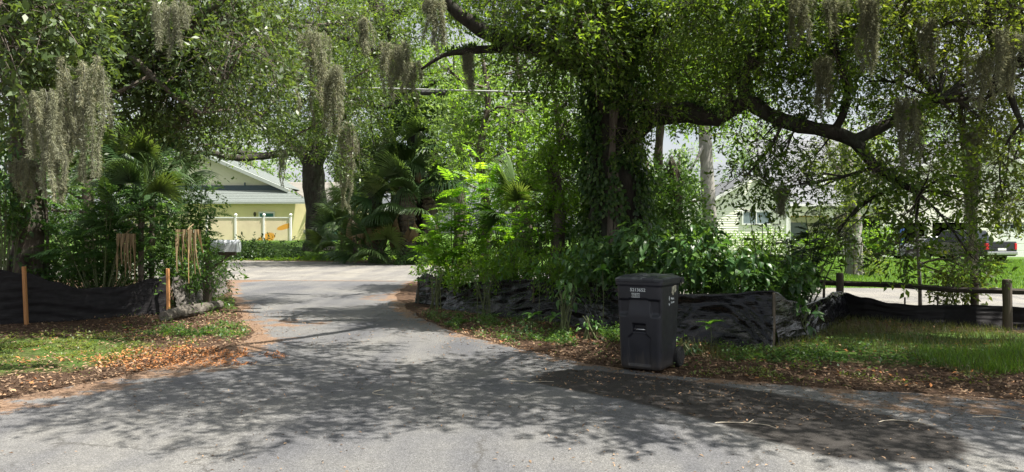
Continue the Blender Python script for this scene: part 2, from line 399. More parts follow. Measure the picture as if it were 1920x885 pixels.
def dirt_attr(poly):
    def f(x, y):
        d = seg_dist(x, y, poly); wd = .9 + 1.0 * (x > 1.5) * (y < 9) * sst(1.5, 3.5, x) + .9 * (x < -2.4) * (y < 11.5); v = np.where(x > -2, .50, .62) * (1 - sst(0, 1, d / wd))
        v = np.maximum(v, .34 * (1 - sst(.7, 1.2, np.hypot((x + 2.2) / 2.0, (y - 11.9) / .55))))
        v = np.maximum(v, .55 * (1 - sst(.5, 1.2, np.hypot((x + 4.3) / 1.5, (y - 8.9) / 1.1))))
        v = np.maximum(v, .50 * (1 - sst(.6, 1.25, np.hypot((x + 4.4) / 1.6, (y - 13.2) / .9))))
        v = np.maximum(v, .42 * (1 - sst(.5, 1.25, np.hypot((x + 3.6) / 3.2, (y - 18.6) / 1.2))))
        v = np.maximum(v, .50 * (1 - sst(.6, 1.25, np.hypot((x - 4.2) / 1.6, (y - 6.9) / .55))))
        return np.where(y < 4.4, v * 0, v)
    return f
def stain_attr(x, y):
    d = seg_dist(x, y, [(.75, 8.2), (1.6, 7.6), (2.3, 6.75), (2.75, 5.9)], False)
    wd = .50 + .28 * (1 - sst(6.5, 8.6, y))
    return .85 * (1 - sst(.8, 1.3, d / wd))
pl = densify(ROAD, .12, .10, 1)
pts = [(x, y) for y in np.arange(4, 17, .16) for x in np.arange(-6, 7, .16)] + [(x, y) for y in np.arange(-7, 25, 1.3) for x in np.arange(-39, 39, 1.3) if not (-6 < x < 7 and 4 < y < 17)]
sheet('road', pl, pts, .004, M['asphalt'], {'dirt': dirt_attr([tuple(p) for p in pl]), 'stain': stain_attr})
pl2 = densify(CROSS, .2, .12, 5)
pts = [(x, y) for y in np.arange(14, 48, .7) for x in np.arange(-58, 58, .9)]
sheet('cross_street', pl2, pts, .008, M['asphalt_pale'], {'dirt': dirt_attr([tuple(p) for p in pl2]), 'stain': lambda x, y: x * 0})

M['concrete'] = solid('concrete', (.30, .29, .27), .85, .15, 3, bmp=.3)
def slab(name, poly, zoff, mat): return sheet(name, [Vector(p) for p in poly], [], zoff, mat, {})
slab('house_driveway', [(17.2, 44.6), (19.4, 37.2), (24, 34.2), (44, 32.0), (60, 31.6), (60, 49.6), (22, 49.6), (17.5, 46.5)], .012, M['concrete'])
slab('house_walk', [(8.5, 45.6), (17.4, 44.9), (17.4, 46.6), (8.5, 47.2)], .010, M['concrete'])
# ---------------- houses ----------------
M['stucco'] = solid('yellow_stucco', (.88, .76, .46), .9, .06, 1.2, bmp=.2)
M['gable_paint'] = solid('gable_paint', (.62, .60, .46), .85, .05, 1.5)
M['cream'] = solid('cream_siding', (.87, .85, .74), .7, .04, 2)
M['cream_flat'] = solid('cream_stucco', (.86, .83, .74), .85, .06, 2)
M['white'] = solid('white_paint', (.78, .78, .76), .55, .05, 4)
M['ochre'] = solid('ochre_soffit', (.52, .36, .13), .8, .08, 3)
M['shingle_green'] = solid('grey_green_shingle', (.155, .175, .165), .9, .25, 9, stretch=(1, 1, 4), bmp=.5)
M['shingle_tan'] = solid('tan_shingle', (.19, .178, .155), .9, .18, 9, stretch=(1, 1, 4), bmp=.5)
M['shingle_grey'] = solid('blue_grey_shingle', (.15, .155, .165), .9, .18, 9, stretch=(1, 1, 4), bmp=.5)
M['slate_trim'] = solid('slate_trim', (.05, .07, .09), .6, .1, 3)
M['rake'] = solid('grey_rake_paint', (.36, .39, .37), .7, .06, 4)
M['teal'] = solid('teal_blind', (.03, .15, .13), .4, .1, 3)
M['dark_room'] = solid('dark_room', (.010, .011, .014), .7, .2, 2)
M['blue_door'] = solid('blue_paint', (.04, .10, .30), .5, .1, 3)
m, t, bs, out = nmat('window_glass'); bs.inputs['Base Color'].default_value = (.20, .25, .27, 1); bs.inputs['Roughness'].default_value = .08; bs.inputs['Specular IOR Level'].default_value = .8; M['glass'] = m
m, t, bs, out = nmat('dark_glass'); bs.inputs['Base Color'].default_value = (.015, .02, .025, 1); bs.inputs['Roughness'].default_value = .06; M['dark_glass'] = m

def shingles(o_name, quad, rows, mat, parent, th=.02):
    "a roof plane laid in stepped courses: quad = eave-left, eave-right, ridge-right, ridge-left"
    a, b, c, d = [Vector(q) for q in quad]; mb = MB(); n = (b - a).cross(d - a).normalized()
    if n.z < 0: n = -n
    for i in range(rows):
        t0, t1 = i / rows, (i + 1) / rows
        p, q, r, s = a.lerp(d, t0), b.lerp(c, t0), b.lerp(c, t1), a.lerp(d, t1)
        mb.add([p + n*th, q + n*th, r + n*.002, s + n*.002, p - n*.03, q - n*.03, r - n*.03, s - n*.03],
               [(0,1,2,3), (4,7,6,5), (0,4,5,1), (1,5,6,2), (2,6,7,3), (3,7,4,0)])
    return mb.build(o_name, mat, parent)

# yellow house, far left
Z0 = 1.0; HY = 62.0; sx = HY / F
def hp(px, py, y=HY): return Vector(((px-960)/F*y, y, CH-(py-HZ)/F*y))
h = thing('yellow_house', 'pale yellow house with green-grey roof, beyond the end of the street', 'house', ((450-960)*sx, HY, Z0))
x0, x1 = (250-960)*sx, (578-960)*sx; ze = hp(0, 379).z
wm = MB().box((x0, HY, Z0-.3), (x1, HY+11, ze)); w_ = wm.build('wall', M['stucco'], h, world=True)
MB().box((x1, HY+4.0, Z0-.3), (x1+3.3, HY+11, ze-.1)).build('wing_wall', M['stucco'], h, world=True)
gl, gr_, ap = hp(190, 357, HY+.6), hp(532, 357, HY+.6), hp(361, 284, HY+.6)
MB().prism([gl, gr_, ap], (0, .25, 0)).build('gable', M['gable_paint'], h, world=True)
MB().box((gl.x, HY+.42, gl.z-.02), (gr_.x, HY+.6-.004, gl.z+.42)).build('gable_band', M['slate_trim'], h, world=True)
MB().box((hp(456,0).x-.05, HY+.34, gl.z+.42), (hp(456,0).x+.05, HY+.44, gl.z+.66)).build('vent_pipe', M['slate_trim'], h, world=True)
for s, (A, B) in enumerate(((gr_, ap), (ap, gl))):
    dv = (B - A).normalized(); up = Vector((0, 0, 1)); n = dv.cross(Vector((0, 1, 0))); n = n if n.z > 0 else -n
    MB().prism([A - dv*.5*(s == 0), B + dv*.5*(s == 1), B + dv*.5*(s == 1) + n*.28, A - dv*.5*(s == 0) + n*.28], (0, -.5, 0)).build('rake_board', M['rake'], h, world=True)
    e = Vector((0, 9, 0)); n2 = n*.3
    shingles('roof', (A + n2, A + n2 + e, B + n2 + e, B + n2), 22, M['shingle_green'], h)
for o in h.children:
    if o.parent == h and o.name.startswith('roof'): o.matrix_parent_inverse = h.matrix_basis.inverted()
ev0, ev1 = Vector((x0-.4, HY-.6, ze)), Vector((x1+.3, HY-.6, ze))
o = shingles('roof_skirt', (ev0, ev1, Vector((gr_.x+.3, HY+.42, gl.z)), Vector((gl.x-.2, HY+.42, gl.z))), 7, M['shingle_green'], h); o.matrix_parent_inverse = h.matrix_basis.inverted()
o = shingles('rear_roof', (Vector((x1+.35, HY-.4, ze+.0)), Vector((x1+4.0, HY+3.6, ze)), Vector((x1+1.0, HY+9, ze+2.3)), Vector((x1-5, HY+9, ze+2.3))), 14, M['shingle_tan'], h); o.matrix_parent_inverse = h.matrix_basis.inverted()
MB().box((x0-.4, HY-.66, ze-.16), (x1+.3, HY-.603, ze+.02)).build('gutter', M['rake'], h, world=True)
wl, wr = hp(488, 400), hp(513, 412)
wf = MB().box((wl.x-.12, HY-.08, wr.z-1.0), (wr.x+.12, HY-.003, wl.z+.14)).build('window', M['white'], h, world=True)
MB().box((wl.x, HY-.10, wr.z-.9), (wr.x, HY-.082, wl.z)).build('pane', M['teal'], wf, world=False)
lp = hp(479, 402)
MB().lathe([(.03, .2), (.10, .14), (.12, 0), (.07, -.16), (.02, -.2)], (lp.x, HY-.16, lp.z), n=10).build('wall_lamp', M['bark_oak'], h, world=True)
b = hp(640, 440, HY-3)
M['bin_green'] = solid('dark_green_plastic', (.02, .07, .05), .5, .1, 3)
u = thing('utility_box', 'dark green utility box on the lawn right of the flared oak trunk', 'utility box', (hp(618, 450, 57).x, 57, hgt(-14, 57)))
MB().box((-.5, -.4, 0), (.5, .4, .8)).build('cabinet', M['bin_green'], u, bevel=.04); MB().box((-.54, -.44, .8), (.54, .44, .88)).build('cap', M['bin_green'], u)
mt = thing('gas_meter', 'round grey meter on the yellow house wall beside the oak trunk', 'meter', (hp(574, 0).x, HY-.12, Z0+.75))
MB().lathe([(.02, -.08), (.20, -.06), (.22, .04), (.18, .1)], axis='y', n=14).build('dial', M['concrete'], mt); MB().box((-.03, -.02, -.7), (.03, .03, 0)).build('pipe', M['concrete'], mt)

# cream vinyl privacy fence in front of the yellow house
m, t, bs, out = nmat('vinyl'); v = coords(t)
st_ = 0  # tilted orange ellipses mixed over the cream panel colour
for (cx_, cz_, a_, b_, rot_) in ((-19.3, 1.15, 1.05, .55, .5), (-17.75, 2.15, .95, .26, .30)):
    mp_ = t.nodes.new('ShaderNodeMapping'); mp_.vector_type = 'TEXTURE'; mp_.inputs['Location'].default_value = (cx_, 58, cz_); mp_.inputs['Rotation'].default_value = (0, -rot_, 0); mp_.inputs['Scale'].default_value = (a_, 9, b_)
    t.links.new(v, mp_.inputs[0]); ln_ = t.nodes.new('ShaderNodeVectorMath'); ln_.operation = 'LENGTH'; t.links.new(mp_.outputs[0], ln_.inputs[0])
    e_ = ramp(t, math_(t, 'ADD', ln_.outputs['Value'], math_(t, 'MULTIPLY', nz(t, v, 3, 4), .4)), [(.9, (1,1,1)), (1.0, (0,0,0))]); st_ = math_(t, 'ADD', st_, e_, True)
t.links.new(mixc(t, st_, ramp(t, nz(t, v, 2, 4), [(.3, (.72, .60, .42)), (.7, (.80, .68, .48))]), (.75, .36, .05)), bs.inputs['Base Color']); bs.inputs['Roughness'].default_value = .45; M['vinyl'] = m
VY = 58.0; vp = thing('vinyl_fence', 'cream vinyl privacy fence with white ball-topped posts and orange patches before the yellow house', 'fence', ((470-960)/F*VY, VY, .98))
ztop = CH - (409-HZ)/F*VY
xs = [(388-960)/F*VY, (442-960)/F*VY, (495-960)/F*VY, (545-960)/F*VY]
for i in range(3): MB().box((xs[i]+.08, VY-.02, 1.02), (xs[i+1]-.08, VY+.03, ztop)).build('panel', M['vinyl'], vp, world=True)
for i in range(3): MB().box((xs[i]+.08, VY-.05, ztop), (xs[i+1]-.08, VY+.05, ztop+.09)).build('top_rail', M['white'], vp, world=True)
for i in range(4):
    p = MB().box((xs[i]-.07, VY-.07, .9), (xs[i]+.07, VY+.07, ztop+.10)).build('post', M['white'], vp, world=True)
    MB().lathe([(.02, .0), (.09, .04), (.125, .13), (.09, .21), (.02, .25)], (xs[i], VY, ztop+.12), n=12).build('post_cap', M['white'], p)

# cream house and garage, right
HB = 48.0
def rp(px, py, y): return Vector(((px-960)/F*y, y, CH-(py-HZ)/F*y))
h2 = thing('cream_house', 'cream lap-sided house with grey roof and small side window, right of the pale trunk', 'house', (rp(1410, 0, HB).x, HB, 0))
xa, xb, ye = rp(1343, 0, HB).x, rp(1475, 0, HB).x, HB
apx, apz = rp(1412, 0, HB).x, rp(0, 335, HB).z; ez = rp(0, 372, HB).z
sd = MB(); zc = -.05
while zc < apz - .1:                                        # overlapping clapboards
    z1 = min(zc + .155, apz); f = lambda z: (xa, xb) if z <= ez else (xa + (z-ez)/(apz-ez)*(apx-xa), xb - (z-ez)/(apz-ez)*(xb-apx))
    a0, b0 = f(zc); a1, b1 = f(z1)
    sd.add([(a0, ye-.03, zc), (b0, ye-.03, zc), (b1, ye-.004, z1), (a1, ye-.004, z1), (a0, ye+.1, zc), (b0, ye+.1, zc), (b1, ye+.1, z1), (a1, ye+.1, z1)],
           [(0,1,2,3), (4,7,6,5), (0,4,5,1), (1,5,6,2), (2,6,7,3), (3,7,4,0)]); zc = z1
o = sd.build('siding', M['cream'], h2, world=True); o['kind'] = 'stuff'
MB().box((xa+.02, ye+.11, 0), (xb-.02, ye+9, ez)).build('wall', M['cream'], h2, world=True)
MB().box((xb-.06, ye-.07, 0), (xb+.10, ye+.1, ez)).build('corner_board', M['white'], h2, world=True)
MB().box((xa-1.9, ye+1.5, 0), (xa-.01, ye+7, ez+.2)).build('side_wing', M['white'], h2, world=True)
for (A, B) in (((xa-.4, ez-.3), (apx, apz+.02)), ((xb+.4, ez-.3), (apx, apz+.02))):
    n = Vector((-(B[1]-A[1]), 0, B[0]-A[0])).normalized(); n = n if n.z > 0 else -n
    a, b = Vector((A[0], ye-.3, A[1])), Vector((B[0], ye-.3, B[1]))
    MB().prism([a, b, b+n*.2, a+n*.2], (0, .12, 0)).build('rake_board', M['white'], h2, world=True)
    o = shingles('roof', (a+n*.22, a+n*.22+Vector((0,9,0)), b+n*.22+Vector((0,9,0)), b+n*.22), 14, M['shingle_grey'], h2); o.matrix_parent_inverse = h2.matrix_basis.inverted()
wl, wr = rp(1393, 398, HB), rp(1442, 419, HB)
wf = MB()
for bb in (((wl.x-.1, wr.z-.1), (wr.x+.1, wr.z)), ((wl.x-.1, wl.z), (wr.x+.1, wl.z+.1)), ((wl.x-.1, wr.z), (wl.x, wl.z)), ((wr.x, wr.z), (wr.x+.1, wl.z))):
    wf.box((bb[0][0], ye-.09, bb[0][1]), (bb[1][0], ye-.01, bb[1][1]))
wf = wf.build('window', M['white'], h2, world=True)
MB().box((wl.x, ye-.06, wr.z), (wr.x, ye-.035, wl.z)).build('pane', M['glass'], wf)
MB().box(((wl.x+wr.x)/2-.03, ye-.08, wr.z), ((wl.x+wr.x)/2+.03, ye-.061, wl.z)).build('mullion', M['white'], wf)
# porch between house and garage
yp = 51.0; xc, xd = rp(1478, 0, yp).x, rp(1650, 0, yp).x; pz = rp(0, 384, yp).z
MB().box((xc, yp+2.5, 0), (xd, yp+9, pz)).build('porch_wall', M['cream_flat'], h2, world=True)
MB().box((xc, yp, pz-.75), (xd, yp+.25, pz)).build('porch_beam', M['cream_flat'], h2, world=True)
MB().box((xc, yp+.26, pz-.80), (xd, yp+2.49, pz-.74)).build('porch_ceiling', M['ochre'], h2, world=True)
for q in (1479, 1560, 1648):
    c_ = rp(q, 0, yp).x; MB().box((c_-.12, yp-.01, 0), (c_+.12, yp+.24, pz-.76)).build('porch_post', M['white'], h2, world=True)
o = shingles('porch_roof', ((xc-.3, yp-.4, pz), (xd+1, yp-.4, pz), (xd+1, yp+8, rp(0, 262, yp+8).z), (xc-1, yp+8, rp(0, 262, yp+8).z)), 30, M['shingle_grey'], h2); o.matrix_parent_inverse = h2.matrix_basis.inverted()
MB().box((xc-.3, yp-.5, pz-.12), (xd+1, yp-.403, pz+.03)).build('gutter', M['white'], h2, world=True)
dx = rp(1545, 0, yp+2).x
dm = MB().box((dx-.9, yp+1.8, pz+.5), (dx+.9, yp+4.5, pz+1.5)); dm.prism([(dx-1.1, yp+1.6, pz+1.5), (dx+1.1, yp+1.6, pz+1.5), (dx, yp+1.6, pz+2.2)], (0, 3.6, 0)); d_ = dm.build('dormer', M['white'], h2, world=True)
MB().box((dx-.6, yp+1.77, pz+.65), (dx+.6, yp+1.79, pz+1.4)).build('pane', M['dark_glass'], d_)
MB().box((rp(1500,0,yp).x, yp+2.44, .9), (rp(1540,0,yp).x, yp+2.49, 2.4)).build('porch_window', M['glass'], h2, world=True)

gy_ = 50.0; g = thing('garage', 'cream two-bay garage with open dark bays behind the parked cars', 'garage', (rp(1780, 0, gy_).x, gy_, 0))
X = lambda p: rp(p, 0, gy_).x
zt = 2.35; ze2 = rp(0, 352, gy_).z; za = rp(0, 262, gy_).z
for a, b in ((1655, 1686), (1738, 1748), (1832, 1868), (1945, 1990)):
    MB().box((X(a), gy_, 0), (X(b), gy_+.3, zt)).build('pier', M['white' if a == 1655 else 'cream_flat'], g, world=True)
MB().box((X(1655), gy_, zt), (X(1990), gy_+.3, ze2)).build('wall', M['cream_flat'], g, world=True)
MB().prism([(X(1655), gy_, ze2), (X(1990), gy_, ze2), (X(1825), gy_, za)], (0, .3, 0)).build('gable', M['cream_flat'], g, world=True)
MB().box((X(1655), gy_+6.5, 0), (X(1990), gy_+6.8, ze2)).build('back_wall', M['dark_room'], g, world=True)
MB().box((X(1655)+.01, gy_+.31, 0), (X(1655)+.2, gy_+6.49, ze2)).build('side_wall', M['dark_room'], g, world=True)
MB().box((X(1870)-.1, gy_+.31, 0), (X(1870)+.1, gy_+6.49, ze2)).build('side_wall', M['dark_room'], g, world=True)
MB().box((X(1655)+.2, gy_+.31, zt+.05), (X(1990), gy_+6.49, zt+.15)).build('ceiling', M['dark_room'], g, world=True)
MB().box((X(1687), gy_-.05, 0), (X(1695), gy_+.1, 1.95)).build('blue_door', M['blue_door'], g, world=True)
gd = MB()
for i in range(5): gd.box((X(1868)+.01, gy_+.08, .02 + i*.46), (X(1945)-.01, gy_+.13, .02 + i*.46 + .44))
gd = gd.build('garage_door', M['white'], g, world=True)
for i in range(6): MB().box((X(1872+i*12), gy_+.055, 1.95), (X(1881+i*12), gy_+.075, 2.22)).build('pane', M['dark_glass'], gd)
for (A, B) in (((X(1640), ze2-.35), (X(1825), za+.02)), ((X(2005), ze2-.35), (X(1825), za+.02))):
    n = Vector((-(B[1]-A[1]), 0, B[0]-A[0])).normalized(); n = n if n.z > 0 else -n
    a, b = Vector((A[0], gy_-.4, A[1])), Vector((B[0], gy_-.4, B[1]))
    MB().prism([a, b, b+n*.25, a+n*.25], (0, .12, 0)).build('rake_board', M['white'], g, world=True)
    o = shingles('roof', (a+n*.27, a+n*.27+Vector((0,8,0)), b+n*.27+Vector((0,8,0)), b+n*.27), 16, M['shingle_grey'], g); o.matrix_parent_inverse = g.matrix_basis.inverted()

# ---------------- parked cars ----------------
M['tyre'] = solid('tyre', (.02, .02, .02), .85, .2, 20); M['rim'] = solid('rim', (.45, .45, .46), .3, .1, 10, metal=.8)
M['chrome'] = solid('bumper_metal', (.55, .55, .56), .25, .05, 5, metal=.9)
def paint(n, c):
    m, t, bs, out = nmat(n); bs.inputs['Base Color'].default_value = (*c, 1); bs.inputs['Roughness'].default_value = .3; bs.inputs['Coat Weight'].default_value = .25; return m
M['grey_car'] = paint('grey_car_paint', (.16, .17, .18)); M['black_car'] = paint('black_car_paint', (.008, .009, .011)); M['red_lens'] = paint('red_lens', (.55, .015, .02)); M['clear_lens'] = paint('clear_lens', (.6, .6, .6))
def arcs(xc, r, zb, n=9): return [(xc - r*math.cos(math.pi*i/(n-1)), zb + r*math.sin(math.pi*i/(n-1))) for i in range(n)]
def car(t, L, W, zb, hood, belt, roof, cab, wheels, wr, pm, bed=None):
    "x forward; cab = (windscreen foot, roof front, roof back, rear foot)"
    hw = W/2; out = [(-L/2+.05, zb)] + arcs(wheels[0], wr*1.18, zb) + arcs(wheels[1], wr*1.18, zb) + [(L/2-.06, zb), (L/2, zb+.25), (L/2-.05, hood-.12), (L/2-.25, hood), (cab[0], belt), (cab[3], belt+.02), (-L/2+.02, belt-.02 if bed is None else belt+.02), (-L/2, zb+.3)]
    MB().prism([(x, -hw, z) for x, z in out], (0, W, 0)).build('body', pm, t, bevel=.05)
    c = MB(); iw = hw - .06; tw = hw - .24
    c.add([(cab[0], -iw, belt-.01), (cab[1], -tw, roof), (cab[2], -tw, roof), (cab[3], -iw, belt-.01), (cab[0], iw, belt-.01), (cab[1], tw, roof), (cab[2], tw, roof), (cab[3], iw, belt-.01)],
          [(0,1,2,3), (7,6,5,4), (0,4,5,1), (1,5,6,2), (2,6,7,3)]); c.build('cabin', pm, t, bevel=.05)
    def q(u, v, s):      # point on the cabin side
        xb = cab[0] + (cab[3]-cab[0])*u; xt = cab[1] + (cab[2]-cab[1])*u
        return Vector((xb + (xt-xb)*v, s*(iw + (tw-iw)*v + .012), belt + (roof-belt)*v))
    for s in (-1, 1):
        for u0, u1 in ((.06, .47), (.52, .94)):
            MB().prism([q(u0, .12, s), q(u1, .12, s), q(u1, .85, s), q(u0, .85, s)], (0, -.02*s, 0)).build('side_window', M['dark_glass'], t)
    for name, (A, B), k in (('windscreen', (cab[0], cab[1]), 1), ('rear_window', (cab[3], cab[2]), -1)):
        def w_(v, s): return Vector((A + (B-A)*v + .015*k, s*((iw + (tw-iw)*v) - .07), belt + (roof-belt)*v))
        MB().prism([w_(.1, -1), w_(.1, 1), w_(.88, 1), w_(.88, -1)], (-.02*k, 0, 0)).build(name, M['dark_glass'], t)
    for xw in wheels:
        for s in (-1, 1):
            w_ = MB().lathe([(wr*.6, -.11), (wr*.95, -.10), (wr, -.06), (wr, .06), (wr*.95, .10), (wr*.6, .11)], (xw, s*(hw-.11), wr), 'y', 20).build('wheel', M['tyre'], t)
            r_ = MB().lathe([(.03, .115), (wr*.2, .125), (wr*.6, .105), (wr*.62, .09)], (xw, s*(hw-.11), wr), 'y', 20) if s > 0 else MB().lathe([(wr*.62, -.09), (wr*.6, -.105), (wr*.2, -.125), (.03, -.115)], (xw, s*(hw-.11), wr), 'y', 20)
            r_.build('rim', M['rim'], w_)
    for s in (-1, 1):
        MB().box((-L/2-.015, s*hw - (.16 if s > 0 else -.02), belt-.42), (-L/2+.12, s*hw + (.02 if s > 0 else .16) - (.0), belt-.08)).build('tail_light', M['red_lens'], t, bevel=.015)
        MB().box((L/2-.16, s*hw - (.30 if s > 0 else -.01), hood-.24), (L/2+.01, s*hw + (.01 if s > 0 else .30), hood-.10)).build('headlight', M['clear_lens'], t, bevel=.015)
    MB().box((-L/2-.09, -hw+.04, zb+.08), (-L/2+.04, hw-.04, zb+.26)).build('rear_bumper', M['chrome'] if bed else pm, t, bevel=.03)
    MB().box((-L/2-.02, -.26, zb+.32), (-L/2+.01, .26, zb+.44)).build('licence_plate', M['white'], t)
    return t
c1 = thing('parked_car', 'grey sedan parked nose left in front of the dark garage bays', 'car', (rp(1738, 0, 46.4).x, 46.4, .012), R(178))
car(c1, 4.6, 1.78, .2, .78, .92, 1.42, (1.0, .25, -1.1, -1.75), (-1.4, 1.42), .32, M['grey_car'])
c2 = thing('pickup_truck', 'black pickup truck with red tail lights, parked on the driveway near the right edge', 'truck', (25.9, 42.6, .012), R(101))
car(c2, 5.5, 1.95, .36, 1.05, 1.14, 1.78, (1.15, .55, -.95, -1.2), (-1.75, 1.75), .40, M['black_car'], bed=True)
# ---------------- wheeled bin ----------------
def plastic(n, c, r, sp=.5):
    m, t, bs, out = nmat(n); v = coords(t)
    t.links.new(ramp(t, nz(t, v, 5, 6, .7), [(.3, tuple(a*.8 for a in c)), (.7, tuple(a*1.3 for a in c))]), bs.inputs['Base Color'])
    t.links.new(ramp(t, nz(t, v, 9, 5), [(.3, (r-.08,)*3), (.7, (r+.12,)*3)]), bs.inputs['Roughness']); bs.inputs['Specular IOR Level'].default_value = sp
    bump(t, nz(t, v, 220, 2), bs, .15, .002)
    sx_ = t.nodes.new('ShaderNodeSeparateXYZ'); t.links.new(v, sx_.inputs[0])
    dz_ = math_(t, 'ADD', math_(t, 'MULTIPLY', nz(t, coords(t, scale=(6, 6, 1.2)), 2.5, 6, .7), .55), math_(t, 'MULTIPLY', sx_.outputs['Z'], -.9))
    c0 = bs.inputs['Base Color'].links[0].from_socket
    t.links.new(mixc(t, ramp(t, dz_, [(.08, (0,0,0)), (.32, (.75,.75,.75))]), c0, (.085, .072, .058)), bs.inputs['Base Color']); return m
M['bin'] = plastic('bin_plastic', (.016, .017, .023), .42); M['bin_lid'] = plastic('bin_lid_plastic', (.026, .029, .036), .38)
m, t, bs, out = nmat('white_print'); bs.inputs['Base Color'].default_value = (.62, .66, .66, 1); bs.inputs['Roughness'].default_value = .5; M['print'] = m
m, t, bs, out = nmat('sticker_white'); v = coords(t); t.links.new(ramp(t, nz(t, v, 60, 4), [(.4, (.30, .33, .33)), (.6, (.55, .58, .57))]), bs.inputs['Base Color']); M['sticker'] = m
m, t, bs, out = nmat('painted_sun_patch'); v = coords(t); t.links.new(ramp(t, nz(t, v, 22, 5, .7), [(.38, (.05, .05, .045)), (.52, (.42, .40, .30)), (.7, (.58, .55, .45))]), bs.inputs['Base Color']); M['sun_patch'] = m  # mottled cream, sunlight put into the colour
YB, ZB = R(-32), .02
tb = thing('wheeled_bin', 'tall black wheeled refuse bin with closed lid, standing at the edge of the drive', 'trash bin', (1.62, 8.78, .004), YB)
tb.scale = (1.0, 1.0, .985)
def rrect(hx, hy, r, nf=64, ns=10, nc=6):
    "points of a rounded rectangle; the front (-y) side densely sampled"
    pts = []
    def side(a, b, n): return [(a[0]+(b[0]-a[0])*i/n, a[1]+(b[1]-a[1])*i/n) for i in range(n)]
    def corner(cx, cy, a0): return [(cx + r*math.cos(a0 + math.pi/2*i/nc), cy + r*math.sin(a0 + math.pi/2*i/nc)) for i in range(nc)]
    pts += side((-hx+r, -hy), (hx-r, -hy), nf) + corner(hx-r, -hy+r, -math.pi/2) + side((hx, -hy+r), (hx, hy-r), ns) + corner(hx-r, hy-r, 0)
    pts += side((hx-r, hy), (-hx+r, hy), ns) + corner(-hx+r, hy-r, math.pi/2) + side((-hx, hy-r), (-hx, -hy+r), ns) + corner(-hx+r, -hy+r, math.pi)
    return pts
def st(a, b, x): return float(sst(a, b, x))
def band(x, a, b, e=.008): return st(a-e, a+e, x) * (1 - st(b-e, b+e, x))
def inset(x, z):
    hw = .135 if z < .40 else max(.085, .135 - (z-.40)*1.1)
    d = .022 * band(x, -hw, hw) * band(z, .075, .455)                      # lower door-shaped recess
    d = max(d, .070 * band(x, -.078, .078) * band(z, .462, .560))           # grab pocket
    pw = .115 + (.86 - z) * .16
    sidep = band(abs(x), pw, .245, .010) * (band(z, .655, .845, .012))
    d = max(d, .040 * sidep * (1 - .5*st(.70, .65, z)))
    d = max(d, .026 * band(x, -pw, pw, .006) * band(z, .64, .858, .006) * st(.64, .858, z))
    return d
bm = MB(); rows = [i/96*1.03 + .03 for i in range(97)]; N = len(rrect(.3, .3, .05))
vs = []
for z in rows:
    k = (z-.03)/1.03; hx = .248 + .030*k; hy = .272 + .052*k
    if z < .06: hx -= .012*(1-(z-.03)/.03); hy -= .012*(1-(z-.03)/.03)
    if z > 1.015: hx += .014; hy += .014
    for x, y in rrect(hx, hy, .055):
        if y < -hy + .02: y += inset(x, z)
        vs.append((x, y, z))
m_ = len(rows); fs = [(i*N+k, i*N+(k+1) % N, (i+1)*N+(k+1) % N, (i+1)*N+k) for i in range(m_-1) for k in range(N)] + [tuple(range(N))[::-1], tuple((m_-1)*N+k for k in range(N))]
bm.add(vs, fs); bm.build('bin_body', M['bin'], tb, smooth=True)
ld_ = MB(); prof = [(1.052, .284, .330, 0), (1.060, .300, .350, 0), (1.086, .302, .352, 0), (1.096, .292, .340, 0), (1.112, .265, .312, 0), (1.122, .23, .28, 0), (1.128, .12, .15, 0)]
vs = []; N2 = len(rrect(.3, .3, .05, 24, 12, 6))
for z, hx, hy, _ in prof: vs += [(x, y, z) for x, y in rrect(hx, hy, min(.08, hx*.5), 24, 12, 6)]
m_ = len(prof); ld_.add(vs, [(i*N2+k, i*N2+(k+1) % N2, (i+1)*N2+(k+1) % N2, (i+1)*N2+k) for i in range(m_-1) for k in range(N2)] + [tuple(range(N2))[::-1], tuple((m_-1)*N2+k for k in range(N2))])
lid = ld_.build('lid', M['bin_lid'], tb)
for x in (-.17, .0, .17): MB().box((x-.045, -.27, 1.108), (x+.045, .27, 1.132)).build('lid_rib', M['bin_lid'], lid, bevel=.01)
MB().box((.06, -.360, 1.070), (.20, -.32, 1.110)).build('lid_grip', M['bin_lid'], lid, bevel=.008)
for s in (-1, 1): MB().box((s*.285-.025, .29, 1.02), (s*.285+.025, .385, 1.09)).build('hinge', M['bin'], tb, bevel=.01)
MB().tube([(-.27, .37, 1.05), (.27, .37, 1.05)], .015, 10).build('handle', M['bin'], tb)
MB().tube([(-.078, -.272, .497), (.078, -.272, .497)], .0085, 10).build('lift_bar', M['chrome'], tb, smooth=True)
for s in (-1, 1):
    wh = MB().lathe([(.04, -.03), (.115, -.03), (.125, -.02), (.125, .02), (.115, .03), (.04, .03)], (s*.275, .285, .125), 'x', 24).build('wheel', M['tyre'], tb)
    MB().lathe([(.02, -.035), (.07, -.032), (.075, .032), (.02, .035)], (s*.275, .285, .125), 'x', 18).build('hub', M['bin_lid'], wh)
MB().tube([(-.27, .285, .125), (.27, .285, .125)], .012, 8).build('axle', M['chrome'], tb)
def text(s, size, loc, rot, mat, parent, name='lettering', bold=0.0, ex=.0012):
    c = bpy.data.curves.new(name, 'FONT'); c.body = s; c.size = size; c.extrude = ex; c.align_x = 'CENTER'; c.offset = bold
    o = bpy.data.objects.new(name, c); COL.objects.link(o)
    dg = bpy.context.evaluated_depsgraph_get(); me = bpy.data.meshes.new_from_object(o.evaluated_get(dg)); bpy.data.objects.remove(o)
    me.materials.clear(); me.materials.append(mat); q = link(name, me, parent); q.location = loc; q.rotation_euler = rot; return q
tilt = math.atan(.052/1.03)
def fy(z): return -(.272 + .052*(z-.03)/1.03)
text('5213652', .054, (-.005, fy(.962)-.002, .945), (R(90)+tilt*1, 0, 0), M['print'], tb, bold=.0008)
